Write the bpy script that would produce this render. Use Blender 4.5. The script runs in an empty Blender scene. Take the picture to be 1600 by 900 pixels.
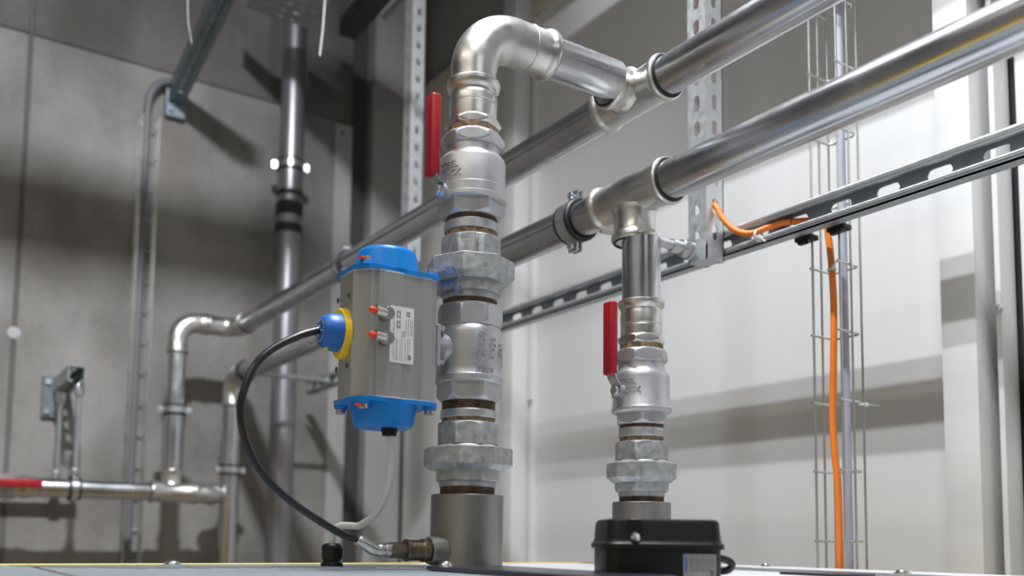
import bpy, bmesh, math, random
from mathutils import Matrix, Vector
random.seed(7)
R = math.radians
pi = math.pi
C = bpy.context.scene.collection
S = bpy.context.scene
H = 1.45            # eye height above the floor; everything below is laid out relative to the eye and lifted by H at the end

# ---------------------------------------------------------------- camera
ROT = Matrix(((0.8354, -0.05757, -0.54665), (-0.54952, -0.06377, -0.83305), (0.0131, 0.9963, -0.08491)))
cd = bpy.data.cameras.new('camera')
cam = bpy.data.objects.new('camera', cd); C.objects.link(cam)
cam.matrix_world = Matrix.Translation((0, 0, 0)) @ ROT.to_4x4()
cd.sensor_width = 36.0
cd.lens = 1425.16 / 1600 * 36.0
cd.shift_x = (800 - 765.1) / 1600
cd.shift_y = (722.9 - 450) / 1600
cd.clip_start = 0.02; cd.clip_end = 60
cd.dof.use_dof = True
cd.dof.focus_distance = 1.16
cd.dof.aperture_fstop = 3.3
S.camera = cam

# ---------------------------------------------------------------- world, exposure, lamps
w = bpy.data.worlds.new('world'); S.world = w; w.use_nodes = True
w.node_tree.nodes['Background'].inputs[0].default_value = (0.9, 0.85, 0.78, 1)
w.node_tree.nodes['Background'].inputs[1].default_value = 0.02
S.view_settings.view_transform = 'Standard'
S.view_settings.look = 'None'
S.view_settings.exposure = 0.0
S.view_settings.gamma = 1.0
S.view_settings.use_curve_mapping = False

def strip_light(name, loc, size_x, size_y, power, color, target=None, spread=180):
    ld = bpy.data.lights.new(name, 'AREA')
    ld.shape = 'RECTANGLE'; ld.size = size_x; ld.size_y = size_y
    ld.energy = power; ld.color = color; ld.spread = R(spread)
    o = bpy.data.objects.new(name, ld); C.objects.link(o)
    o.location = loc
    if target is not None:
        d = Vector(target) - Vector(loc)
        o.rotation_euler = d.to_track_quat('-Z', 'Y').to_euler()
    return o

COOL = (0.93, 0.96, 1.0); WARM = (1.0, 0.90, 0.75)
KEY = dict(x=0.58, z=1.97, y0=0.12, y1=1.36)
for k in (-1, 1):          # the twin tubes of the ceiling batten over the pipework
    o = strip_light('batten_tube_light', (KEY['x'] + 0.0085 * k, (KEY['y0'] + KEY['y1']) / 2, KEY['z']), 0.003, KEY['y1'] - KEY['y0'], 37, COOL)
    o.rotation_euler = (0, R(-22), 0)
# the cross batten lighting the concrete end wall
strip_light('end_wall_batten_light', (0.10, 0.35, 2.20), 0.16, 0.08, 19, COOL, target=(0.35, 3.0, 0.35), spread=84)
# added fill lamps, out of view behind and left of the camera
strip_light('room_fill_light', (-1.25, 0.1, 1.95), 0.12, 2.4, 18, WARM)
strip_light('rear_fill_light', (0.5, -2.0, 1.75), 1.5, 0.30, 5.5, COOL, target=(0.8, 1.0, 0.2))

# ---------------------------------------------------------------- materials
def mat(name, base, rough=0.5, metal=0.0, var=0.0, vscale=20.0, stretch=(1, 1, 1), bump=0.0, bscale=200.0, rvar=0.0, spec=0.5, base2=None, detail=4.0, coat=0.0, bstretch=(1,1,1), bdist=0.001):
    m = bpy.data.materials.new(name); m.use_nodes = True
    nt = m.node_tree; b = nt.nodes['Principled BSDF']
    b.inputs['Base Color'].default_value = (*base, 1)
    b.inputs['Roughness'].default_value = rough
    b.inputs['Metallic'].default_value = metal
    b.inputs['Specular IOR Level'].default_value = spec
    b.inputs['Coat Weight'].default_value = coat
    tc = nt.nodes.new('ShaderNodeTexCoord')
    if var or rvar or base2:
        mp = nt.nodes.new('ShaderNodeMapping'); mp.inputs['Scale'].default_value = stretch
        nt.links.new(tc.outputs['Object'], mp.inputs[0])
        n = nt.nodes.new('ShaderNodeTexNoise'); n.inputs['Scale'].default_value = vscale; n.inputs['Detail'].default_value = detail
        nt.links.new(mp.outputs[0], n.inputs['Vector'])
        cr = nt.nodes.new('ShaderNodeValToRGB')
        cr.color_ramp.elements[0].position = 0.3; cr.color_ramp.elements[1].position = 0.7
        d = base2 if base2 else tuple(c * (1 - var) for c in base)
        cr.color_ramp.elements[0].color = (*d, 1)
        cr.color_ramp.elements[1].color = (*base, 1)
        nt.links.new(n.outputs[0], cr.inputs[0])
        if var or base2: nt.links.new(cr.outputs[0], b.inputs['Base Color'])
        if rvar:
            mr = nt.nodes.new('ShaderNodeMapRange')
            mr.inputs[1].default_value = 0.3; mr.inputs[2].default_value = 0.7
            mr.inputs[3].default_value = max(0.02, rough - rvar); mr.inputs[4].default_value = rough + rvar
            nt.links.new(n.outputs[0], mr.inputs[0]); nt.links.new(mr.outputs[0], b.inputs['Roughness'])
    if bump:
        mp2 = nt.nodes.new('ShaderNodeMapping'); mp2.inputs['Scale'].default_value = bstretch
        nt.links.new(tc.outputs['Object'], mp2.inputs[0])
        n2 = nt.nodes.new('ShaderNodeTexNoise'); n2.inputs['Scale'].default_value = bscale; n2.inputs['Detail'].default_value = 3
        nt.links.new(mp2.outputs[0], n2.inputs['Vector'])
        bp = nt.nodes.new('ShaderNodeBump'); bp.inputs['Strength'].default_value = bump; bp.inputs['Distance'].default_value = bdist
        nt.links.new(n2.outputs[0], bp.inputs['Height']); nt.links.new(bp.outputs[0], b.inputs['Normal'])
    return m

M = {}
M['pipe'] = mat('polished_stainless', (0.64, 0.66, 0.70), 0.24, 1.0, var=0.12, vscale=14, rvar=0.06, bump=0.05, bscale=60)
M['press'] = mat('satin_stainless_fitting', (0.74, 0.73, 0.71), 0.35, 1.0, var=0.10, vscale=40, rvar=0.06, bump=0.22, bscale=45)
M['cast'] = mat('cast_stainless', (0.57, 0.58, 0.61), 0.43, 0.72, var=0.10, vscale=60, rvar=0.05, bump=0.14, bscale=1200, bdist=0.0004)
M['malle'] = mat('galvanised_malleable_iron', (0.56, 0.58, 0.595), 0.44, 0.70, var=0.40, vscale=110, rvar=0.10, bump=0.8, bscale=800, bdist=0.0008)
M['thread'] = mat('rusty_sealed_thread', (0.16, 0.09, 0.045), 0.7, 0.3, base2=(0.035, 0.025, 0.018), vscale=120)
M['hemp'] = mat('tan_thread_seal', (0.42, 0.28, 0.16), 0.75, 0.0, base2=(0.10, 0.065, 0.035), vscale=150)
M['rim'] = mat('bright_seal_ring', (0.78, 0.74, 0.70), 0.35, 0.4)
M['steel'] = mat('raw_machined_steel', (0.36, 0.35, 0.34), 0.46, 0.85, base2=(0.23, 0.225, 0.22), vscale=26, stretch=(1, 1, 0.35), bump=0.2, bscale=300)
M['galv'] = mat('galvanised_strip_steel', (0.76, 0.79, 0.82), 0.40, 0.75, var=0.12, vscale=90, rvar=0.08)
M['galv_rail_shaded'] = mat('galvanised_rail_shaded', (0.50, 0.54, 0.58), 0.40, 0.9, var=0.12, vscale=60)  # rail tone darkened to stand for its shaded inside
M['galv_mid'] = mat('weathered_galvanised', (0.46, 0.51, 0.52), 0.42, 0.8, var=0.2, vscale=60)
M['galv_foot'] = mat('dull_bluish_foot_plate', (0.17, 0.21, 0.23), 0.5, 0.5, var=0.3, vscale=60)
M['galv_dark'] = mat('galvanised_strut_bluish', (0.30, 0.37, 0.42), 0.42, 0.8, var=0.3, vscale=60)
M['galv_dull'] = mat('dull_perforated_tray', (0.46, 0.46, 0.46), 0.5, 0.5, var=0.2, vscale=40)
M['zinc'] = mat('bright_zinc_hardware', (0.70, 0.74, 0.78), 0.28, 0.95, var=0.15, vscale=80)
M['wire'] = mat('zinc_plated_wire', (0.60, 0.62, 0.60), 0.32, 0.9)
M['alu'] = mat('extruded_aluminium', (0.46, 0.462, 0.46), 0.40, 0.65, var=0.16, vscale=30, stretch=(6, 6, 0.25), bump=0.06, bscale=400, bstretch=(1,1,.05))
M['blue'] = mat('blue_painted_cap', (0.002, 0.215, 0.66), 0.36, 0.0, var=0.08, vscale=8, spec=0.35)
M['bluep'] = mat('blue_plastic', (0.012, 0.12, 0.46), 0.38)
M['yellow'] = mat('yellow_plastic', (0.88, 0.60, 0.02), 0.4)
M['yedge'] = mat('yellow_painted_edge', (0.86, 0.62, 0.10), 0.45)
M['red'] = mat('red_vinyl', (0.40, 0.008, 0.018), 0.38, var=0.15, vscale=60)
M['redplug'] = mat('red_plug', (0.85, 0.06, 0.02), 0.4)
M['rubber'] = mat('black_rubber', (0.02, 0.021, 0.024), 0.5)
M['blackp'] = mat('black_plastic', (0.006, 0.006, 0.008), 0.42, spec=0.35, bump=0.1, bscale=500)
M['cable_k'] = mat('black_cable', (0.013, 0.013, 0.018), 0.28)
M['cable_w'] = mat('white_cable', (0.66, 0.65, 0.63), 0.42)
M['cable_o'] = mat('orange_cable', (0.85, 0.22, 0.025), 0.42)
M['cable_g'] = mat('pale_grey_cable', (0.50, 0.51, 0.62), 0.45)
M['conduit'] = mat('grey_conduit', (0.17, 0.165, 0.19), 0.45)
M['tie'] = mat('white_nylon', (0.78, 0.78, 0.76), 0.4)
M['brass'] = mat('dull_nickel_brass', (0.22, 0.19, 0.14), 0.34, 0.95, var=0.3, vscale=120)
M['nickel'] = mat('nickel_plated', (0.62, 0.60, 0.57), 0.28, 1.0)
M['label'] = mat('white_label', (0.74, 0.74, 0.73), 0.5)
M['label_grey'] = mat('grey_label', (0.30, 0.30, 0.31), 0.5)
M['print'] = mat('dark_print', (0.09, 0.09, 0.10), 0.6)
M['printl'] = mat('grey_print', (0.33, 0.33, 0.34), 0.6)
M['stain'] = mat('blue_paint_smear', (0.05, 0.16, 0.48), 0.5, 0.3, base2=(0.30, 0.38, 0.52), vscale=160)
M['grey_pipe'] = mat('grey_riser_pipe', (0.38, 0.38, 0.41), 0.38, 0.8, var=0.1, vscale=10)
M['machine'] = mat('light_grey_cover', (0.70, 0.72, 0.75), 0.38, 0.0, var=0.06, vscale=5)
M['machine2'] = mat('blue_grey_tread_plate', (0.36, 0.41, 0.45), 0.42, 0.2, var=0.15, vscale=12)
M['plate'] = mat('dark_gloss_plate', (0.03, 0.03, 0.045), 0.25)
M['panel'] = mat('white_sandwich_panel', (0.78, 0.785, 0.79), 0.42, 0.0, var=0.02, vscale=3)
M['trim'] = mat('off_white_trim', (0.66, 0.65, 0.62), 0.45)
M['cream'] = mat('cream_flashing', (0.62, 0.58, 0.47), 0.5)
M['dark_gap'] = mat('dark_joint', (0.03, 0.03, 0.03), 0.8)
M['post'] = mat('dark_grey_post', (0.07, 0.07, 0.07), 0.6)
M['gpanel'] = mat('grey_wall_panel', (0.42, 0.42, 0.42), 0.5)
M['soffit'] = mat('painted_soffit', (0.40, 0.40, 0.41), 0.8)
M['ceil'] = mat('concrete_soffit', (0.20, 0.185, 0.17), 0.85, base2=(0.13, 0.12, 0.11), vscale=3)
M['floor'] = mat('screed_floor', (0.42, 0.35, 0.26), 0.7, base2=(0.34, 0.28, 0.20), vscale=3)
M['backwall'] = mat('rendered_wall', (0.56, 0.57, 0.60), 0.8, base2=(0.50, 0.51, 0.54), vscale=2)

def concrete(name, a, b, c):
    m = bpy.data.materials.new(name); m.use_nodes = True
    nt = m.node_tree; p = nt.nodes['Principled BSDF']; p.inputs['Roughness'].default_value = 0.85
    p.inputs['Specular IOR Level'].default_value = 0.2
    tc = nt.nodes.new('ShaderNodeTexCoord')
    def noise(scale, st, det=6):
        mp = nt.nodes.new('ShaderNodeMapping'); mp.inputs['Scale'].default_value = st
        nt.links.new(tc.outputs['Object'], mp.inputs[0])
        n = nt.nodes.new('ShaderNodeTexNoise'); n.inputs['Scale'].default_value = scale; n.inputs['Detail'].default_value = det
        nt.links.new(mp.outputs[0], n.inputs['Vector']); return n.outputs[0]
    def ramp(src, p0, p1, c0, c1):
        r = nt.nodes.new('ShaderNodeValToRGB'); r.color_ramp.elements[0].position = p0; r.color_ramp.elements[1].position = p1
        r.color_ramp.elements[0].color = (*c0, 1); r.color_ramp.elements[1].color = (*c1, 1)
        nt.links.new(src, r.inputs[0]); return r.outputs[0]
    def mix(x, y, fac, mode='MIX'):
        q = nt.nodes.new('ShaderNodeMix'); q.data_type = 'RGBA'; q.blend_type = mode
        if isinstance(fac, float): q.inputs[0].default_value = fac
        else: nt.links.new(fac, q.inputs[0])
        nt.links.new(x, q.inputs[6]); nt.links.new(y, q.inputs[7]); return q.outputs[2]
    cloud = ramp(noise(3.4, (1, 1, 0.7), 8), 0.36, 0.64, a, b)
    streak = ramp(noise(9, (1, 1, 0.07)), 0.35, 0.7, (0.86, 0.86, 0.86), (1.0, 1.0, 1.0))
    rust = ramp(noise(3.3, (1, 1, 0.6)), 0.56, 0.78, (0, 0, 0), (0.55, 0.55, 0.55))
    fine = ramp(noise(60, (1, 1, 1)), 0.3, 0.75, (0.84, 0.84, 0.84), (1.03, 1.03, 1.03))
    col = mix(cloud, streak, 0.8, 'MULTIPLY')
    rc = nt.nodes.new('ShaderNodeRGB'); rc.outputs[0].default_value = (*c, 1)
    col = mix(col, rc.outputs[0], rust)
    col = mix(col, fine, 0.7, 'MULTIPLY')
    nt.links.new(col, p.inputs['Base Color'])
    bp = nt.nodes.new('ShaderNodeBump'); bp.inputs['Strength'].default_value = 0.35; bp.inputs['Distance'].default_value = 0.004
    nt.links.new(noise(35, (1, 1, 1)), bp.inputs['Height']); nt.links.new(bp.outputs[0], p.inputs['Normal'])
    return m
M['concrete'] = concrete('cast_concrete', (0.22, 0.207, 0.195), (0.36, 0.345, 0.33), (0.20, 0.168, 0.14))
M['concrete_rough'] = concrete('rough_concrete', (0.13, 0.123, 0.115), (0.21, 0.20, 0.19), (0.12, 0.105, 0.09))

# ---------------------------------------------------------------- object helpers
def world_loc(o):
    v = Vector((0, 0, 0))
    while o is not None:
        v += o.location; o = o.parent
    return v

def finish(bm, ang=32):
    bmesh.ops.recalc_face_normals(bm, faces=bm.faces[:])
    for f in bm.faces: f.smooth = True

def obj(name, bm, m, parent=None, ang=32, kind=None, label=None, recalc=True):
    if recalc: bmesh.ops.recalc_face_normals(bm, faces=bm.faces[:])
    for f in bm.faces: f.smooth = True
    me = bpy.data.meshes.new(name)
    if parent is not None:
        bmesh.ops.translate(bm, verts=bm.verts[:], vec=-world_loc(parent))
    bm.to_mesh(me); bm.free()
    me.set_sharp_from_angle(angle=R(ang))
    me.materials.append(M[m] if isinstance(m, str) else m)
    o = bpy.data.objects.new(name, me); C.objects.link(o)
    if parent is not None: o.parent = parent
    if kind: o['kind'] = kind
    if label: o['label'] = label
    return o

def thing(name, label, cat, loc, group=None):
    o = bpy.data.objects.new(name, None); C.objects.link(o)
    o.empty_display_size = 0.02
    o.location = loc; o['label'] = label; o['category'] = cat
    if group: o['group'] = group
    return o

def tag(o, label, cat, group=None, kind=None):
    o['label'] = label; o['category'] = cat
    if group: o['group'] = group
    if kind: o['kind'] = kind
    return o

def rebase(o, loc):
    """move the origin of a top-level mesh to loc, geometry stays"""
    o.data.transform(Matrix.Translation(-Vector(loc))); o.location = loc
    return o

def struct(name, bm, m, parent=None, ang=32):
    o = obj(name, bm, m, parent, ang)
    if parent is None: o['kind'] = 'structure'
    return o

def copy_tree(o, delta=(0, 0, 0), parent=None, label=None, group=None):
    c = o.copy(); C.objects.link(c); c.parent = parent
    if parent is None: c.location = o.location + Vector(delta)
    if label: c['label'] = label
    if group: c['group'] = group
    for ch in list(o.children): copy_tree(ch, parent=c)
    return c

# ---------------------------------------------------------------- mesh helpers
def box(bm, x0, x1, y0, y1, z0, z1, bevel=0.0, seg=2, mtx=None):
    g = bmesh.ops.create_cube(bm, size=1.0)
    vs = g['verts']
    for v in vs:
        v.co = Vector(((x0 + x1) / 2 + v.co.x * (x1 - x0), (y0 + y1) / 2 + v.co.y * (y1 - y0), (z0 + z1) / 2 + v.co.z * (z1 - z0)))
    if bevel:
        es = list({e for v in vs for e in v.link_edges})
        r = bmesh.ops.bevel(bm, geom=es, offset=bevel, segments=seg, affect='EDGES', profile=0.5)
        vs = list({v for f in r['faces'] for v in f.verts} | {v for v in vs if v.is_valid})
    if mtx is not None:
        bmesh.ops.transform(bm, matrix=mtx, verts=[v for v in vs if v.is_valid])
    return bm

def nbox(*a, **k):
    bm = bmesh.new(); box(bm, *a, **k); return bm

def frame(loc, axis, ref=None):
    """matrix whose local z is axis"""
    z = Vector(axis).normalized()
    r = Vector(ref) if ref is not None else (Vector((0, 0, 1)) if abs(z.z) < 0.9 else Vector((1, 0, 0)))
    x = (r - z * r.dot(z)).normalized(); y = z.cross(x)
    m = Matrix((x, y, z)).transposed().to_4x4(); m.translation = Vector(loc); return m

def poly_r(th, rc, n):
    a = 2 * pi / n
    t = (th % a) - a / 2
    return rc * math.cos(a / 2) / math.cos(t)

def lathe(bm, rows, mtx=None, n=64, cap0=True, cap1=True):
    """rows: (s, r) round, or (s, limit, corner_radius, sides): a polygon trimmed by a round limit"""
    rings = []
    for row in rows:
        ring = []
        for i in range(n):
            th = 2 * pi * i / n
            r = row[1] if len(row) == 2 else min(row[1], poly_r(th, row[2], row[3]))
            ring.append(bm.verts.new((r * math.cos(th), r * math.sin(th), row[0])))
        rings.append(ring)
    for a, b in zip(rings, rings[1:]):
        for i in range(n):
            j = (i + 1) % n
            bm.faces.new((a[i], a[j], b[j], b[i]))
    if cap0: bm.faces.new(list(reversed(rings[0])))
    if cap1: bm.faces.new(rings[-1])
    if mtx is not None:
        bmesh.ops.transform(bm, matrix=mtx, verts=[v for r_ in rings for v in r_])
    return bm

def hexrows(z0, z1, rc, n, c0=True, c1=True, k=4):
    """rows of a hex or octagon collar with turned chamfers at either end; rc = corner radius"""
    ri = rc * math.cos(pi / n); d = (rc - ri) * 0.9 + 0.0006
    up = z1 > z0; sg = 1 if up else -1
    d = min(d, abs(z1 - z0) * 0.45)
    out = []
    if c0:
        for i in range(k + 1):
            t = i / k; out.append((z0 + sg * d * t, ri * 0.985 + (rc - ri * 0.985) * t, rc, n))
    else: out.append((z0, rc, rc, n))
    if c1:
        for i in range(k + 1):
            t = 1 - i / k; out.append((z1 - sg * d * t, ri * 0.985 + (rc - ri * 0.985) * t, rc, n))
    else: out.append((z1, rc, rc, n))
    return out

def sweep(bm, sect, n=24, cap=True, ref=None):
    """sect: list of (pos, tangent, radius); parallel-transported tube"""
    rings = []; t0 = Vector(sect[0][1]).normalized()
    r = Vector(ref) if ref is not None else (Vector((0, 0, 1)) if abs(t0.z) < 0.9 else Vector((1, 0, 0)))
    x = (r - t0 * r.dot(t0)).normalized(); pt = t0
    for p, t, rad in sect:
        t = Vector(t).normalized()
        q = pt.rotation_difference(t); x = q @ x; x = (x - t * x.dot(t)).normalized(); y = t.cross(x); pt = t
        p = Vector(p)
        rings.append([bm.verts.new(p + (x * math.cos(2 * pi * i / n) + y * math.sin(2 * pi * i / n)) * rad) for i in range(n)])
    for a, b in zip(rings, rings[1:]):
        for i in range(n):
            j = (i + 1) % n; bm.faces.new((a[i], a[j], b[j], b[i]))
    if cap:
        bm.faces.new(list(reversed(rings[0]))); bm.faces.new(rings[-1])
    return bm

def spline(pts, rad, per=10):
    P = [Vector(p) for p in pts]; out = []
    P = [P[0] * 2 - P[1]] + P + [P[-1] * 2 - P[-2]]
    for i in range(1, len(P) - 2):
        for k in range(per):
            t = k / per
            a, b, c, d = P[i - 1], P[i], P[i + 1], P[i + 2]
            out.append(0.5 * ((2 * b) + (c - a) * t + (2 * a - 5 * b + 4 * c - d) * t * t + (3 * b - a - 3 * c + d) * t ** 3))
    out.append(P[-2])
    sec = []
    for i, p in enumerate(out):
        t = out[min(i + 1, len(out) - 1)] - out[max(i - 1, 0)]
        sec.append((p, t, rad))
    return sec

def cable(pts, rad, n=12, per=10):
    bm = bmesh.new(); sweep(bm, spline(pts, rad, per), n); return bm

def rod(bm, a, b, r, n=10):
    a = Vector(a); b = Vector(b); return sweep(bm, [(a, b - a, r), (b, b - a, r)], n)

def tube(bm, a, b, ro, ri, n=48):
    """open-ended pipe with a wall"""
    a = Vector(a); b = Vector(b); L = (b - a).length
    return lathe(bm, [(0, ri), (0, ro), (L, ro), (L, ri), (0.0001, ri - 0.0001)], frame(a, b - a), n, cap0=False, cap1=False)

def bead(r, rb, s, wd=0.012):
    """rows for an O-ring bead that starts at s and runs in +s"""
    return [(s, r * 0.985), (s + wd * 0.02, rb * 0.955), (s + wd * 0.2, rb * 0.99), (s + wd * 0.45, rb), (s + wd * 0.7, rb * 0.985), (s + wd * 0.95, rb * 0.94), (s + wd * 1.15, rb * 0.9), (s + wd * 1.3, r)]

def text_mesh(body, size, depth=0.0008, align='LEFT'):
    cu = bpy.data.curves.new('lettering', 'FONT'); cu.body = body; cu.size = size; cu.extrude = depth
    cu.bevel_depth = 0.0; cu.resolution_u = 3; cu.align_x = align
    ob = bpy.data.objects.new('lettering', cu); C.objects.link(ob)
    bpy.context.view_layer.update()
    dg = bpy.context.evaluated_depsgraph_get()
    me = bpy.data.meshes.new_from_object(ob.evaluated_get(dg))
    bm = bmesh.new(); bm.from_mesh(me)
    bpy.data.objects.remove(ob); bpy.data.curves.remove(cu); bpy.data.meshes.remove(me)
    return bm

def wrap_text(dst, body, size, cx, cy, radius, phi, z0, vertical=True, depth=0.0009):
    """raised lettering wrapped on a vertical cylinder; phi = angle right of the viewer-facing side"""
    t = text_mesh(body, size, depth)
    fx, fy = -0.528, -0.849; rx, ry = 0.849, -0.528
    vm = {}
    for v in t.verts:
        u, q, d = v.co
        if vertical: z = z0 + u; a = phi - q / radius
        else: z = z0 + q; a = phi + u / radius
        r = radius + d
        vm[v] = dst.verts.new((cx + r * (fx * math.cos(a) + rx * math.sin(a)), cy + r * (fy * math.cos(a) + ry * math.sin(a)), z))
    for f in t.faces:
        try: dst.faces.new([vm[v] for v in f.verts])
        except ValueError: pass
    t.free()

def slot_cell(bm, ox, oz, cw, cp, hr, ha, y0, y1, horiz=False, N=16, off=0.0):
    """one rectangular cell (cw wide in x, cp long in z) with a slot through it; faces at y0, y1 plus the hole wall"""
    angs = [2 * pi * i / N for i in range(N)]
    cor = [math.atan2(sz * cp / 2, sx * cw / 2 - off) % (2 * pi) for sx in (-1, 1) for sz in (-1, 1)]
    angs = sorted(set([round(a, 6) for a in angs + cor]))
    def hole(a):
        c, s = math.cos(a), math.sin(a)
        if horiz: c, s = s, c
        if abs(c) > 1e-6:
            t = hr / abs(c)
            if abs(t * s) <= ha: return t
        sy = ha if s > 0 else -ha
        bq = s * sy; return bq + math.sqrt(max(0, bq * bq - ha * ha + hr * hr))
    def outer(a):
        c, s = math.cos(a), abs(math.sin(a))
        return min((cw / 2 - off) / c if c > 1e-6 else ((cw / 2 + off) / -c if c < -1e-6 else 9), cp / 2 / s if s > 1e-6 else 9)
    rows = []
    for a in angs:
        c, s = math.cos(a), math.sin(a); h = hole(a); o = outer(a)
        rows.append([bm.verts.new((ox + off + c * t, y, oz + s * t)) for t, y in ((o, y0), (h, y0), (h, y1), (o, y1))])
    n = len(rows)
    for i in range(n):
        a, b = rows[i], rows[(i + 1) % n]
        for j in range(3):
            bm.faces.new((a[j], b[j], b[j + 1], a[j + 1]))

def strut(L, wd=0.041, d=0.041, t=0.0022, pitch=0.05, slot=(0.0065, 0.0085), phase=0.0, back=True, side=False, sslot=None, lip=True, off=0.0, lh=0.0085):
    """cold-formed channel along +z; slotted back plate at y=+d/2, mouth at y=-d/2"""
    bm = bmesh.new()
    n = max(1, int(L / pitch)); z0 = phase
    def plate(sub, holes, sl):
        if not holes:
            box(sub, -wd / 2, wd / 2, -t, 0, 0, L); return
        z = 0.0
        if z0 > 1e-6: box(sub, -wd / 2, wd / 2, -t, 0, 0, z0); z = z0
        while z + pitch <= L + 1e-6:
            slot_cell(sub, 0, z + pitch / 2, wd, pitch, sl[0], sl[1], 0, -t, off=off); z += pitch
        if L - z > 1e-4: box(sub, -wd / 2, wd / 2, -t, 0, z, L)
    def add(mtx, holes, sl):
        sub = bmesh.new(); plate(sub, holes, sl)
        bmesh.ops.transform(sub, matrix=mtx, verts=sub.verts[:])
        me = bpy.data.meshes.new('tmp'); sub.to_mesh(me); sub.free(); bm.from_mesh(me); bpy.data.meshes.remove(me)
    add(Matrix.Translation((0, d / 2, 0)), back, slot)
    for s in (-1, 1):
        m = Matrix.Translation((s * wd / 2, 0, 0)) @ Matrix.Rotation(-s * pi / 2, 4, 'Z')
        if abs(d - wd) > 1e-6: m = m @ Matrix.Diagonal((d / wd, 1, 1, 1))
        add(m, side, sslot or slot)
        if lip:
            box(bm, *( (-wd / 2, -wd / 2 + lh) if s < 0 else (wd / 2 - lh, wd / 2)), -d / 2, -d / 2 + t, 0, L)
            xi = s * (wd / 2 - lh)
            box(bm, min(xi, xi - s * t), max(xi, xi - s * t), -d / 2 - 0.0004, -d / 2 + min(0.006, d * 0.25), 0, L)
    return bm

def place(bm, mtx):
    bmesh.ops.transform(bm, matrix=mtx, verts=bm.verts[:]); return bm

def basis(x, y, z, loc):
    m = Matrix((Vector(x), Vector(y), Vector(z))).transposed().to_4x4(); m.translation = Vector(loc); return m

# ---------------------------------------------------------------- the room
XW, YC, ZC = 1.58, 3.0, 2.30        # white panel wall, concrete end wall, ceiling (all relative to the eye)
XL, YB = -2.0, -3.2
struct('floor', nbox(XL, XW + 0.2, YB, YC + 0.2, -H - 0.1, -H), 'floor')
struct('ceiling', nbox(XL, XW + 0.2, YB, YC + 0.2, ZC, ZC + 0.1), 'soffit')
struct('wall_left', nbox(XL - 0.1, XL, YB, YC + 0.2, -H, ZC), 'backwall')
struct('wall_back', nbox(XL, XW + 0.2, YB - 0.1, YB, -H, ZC), 'backwall')
# yellow band added on the unseen wall, for the streak reflected in the pipes
struct('yellow_reflector_band', nbox(XL, XL + 0.03, YB, YC, -0.35, 0.0), 'yedge')

# concrete end wall: backing + cast panels with recessed joints
we = struct('wall_end', nbox(XL, 1.345, YC + 0.02, YC + 0.12, -H, ZC), 'concrete_rough')
def cpanel(x0, x1, z0, z1, m):
    o = obj('concrete_panel', nbox(x0, x1, YC, YC + 0.03, z0, z1, 0.004, 2), m, we)
    return o
obj('joint_strip', nbox(0.2725, 0.2835, YC + 0.003, YC + 0.02, -H, ZC), 'concrete_rough', we)
cpanel(0.284, 1.343, -H, 1.518, 'concrete')
cpanel(XL, 0.272, -H, 1.518, 'concrete')
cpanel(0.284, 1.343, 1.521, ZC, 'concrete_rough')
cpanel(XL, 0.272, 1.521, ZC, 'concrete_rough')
bm = bmesh.new(); lathe(bm, [(0, 0.019), (0.004, 0.019), (0.006, 0.016), (0.0065, 0.0)], frame((0.278, YC + 0.004, 0.594), (0, -1, 0)), 24)
tag(rebase(obj('formwork_plug', bm, 'gpanel'), (0.278, YC, 0.594)), 'pale round plug in the formwork tie hole of the concrete wall', 'plug')
# corner: metal edge strip, dark post, grey end panel, shadow gap
t2 = struct('trim_2', nbox(1.276, 1.343, YC - 0.006, YC, -H, 1.508, 0.001, 1), 'gpanel')
bm = bmesh.new(); lathe(bm, [(0, 0.007), (0.003, 0.006), (0.004, 0.0)], frame((1.303, YC - 0.006, 1.475), (0, -1, 0)), 16)
obj('screw', bm, 'post', t2)
struct('trim_3', nbox(1.346, 1.425, YC + 0.05, YC + 0.11, -H, ZC), 'post')
struct('wall_corner', nbox(1.428, 1.572, YC, YC + 0.06, -H, ZC, 0.002, 1), 'gpanel')
struct('trim_4', nbox(1.572, 1.66, YC + 0.02, YC + 0.08, -H, ZC), 'dark_gap')
# white panel wall: backing + panels
wr = struct('wall_right', nbox(XW + 0.012, XW + 0.1, YB, YC + 0.02, -H, ZC), 'dark_gap')
def wpanel(y0, y1, z0, z1, m='panel'):
    return obj('wall_panel', nbox(XW, XW + 0.014, y0, y1, z0, z1, 0.0012, 1), m, wr)
ys = [YC - 0.004, 2.196, 2.186, 0.85]
wpanel(2.187, YC - 0.006, -H, 1.62)
wpanel(0.790, 2.184, -H, 1.62)
wpanel(-0.33, 0.772, -H, 1.62)
wpanel(-1.60, -0.336, -H, 1.62)
wpanel(YB, -1.606, -H, 1.62)
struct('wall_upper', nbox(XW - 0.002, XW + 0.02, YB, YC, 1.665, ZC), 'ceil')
struct('trim_5', nbox(XW - 0.02, XW + 0.012, YB, YC, 1.612, 1.667, 0.002, 1), 'cream')
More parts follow.
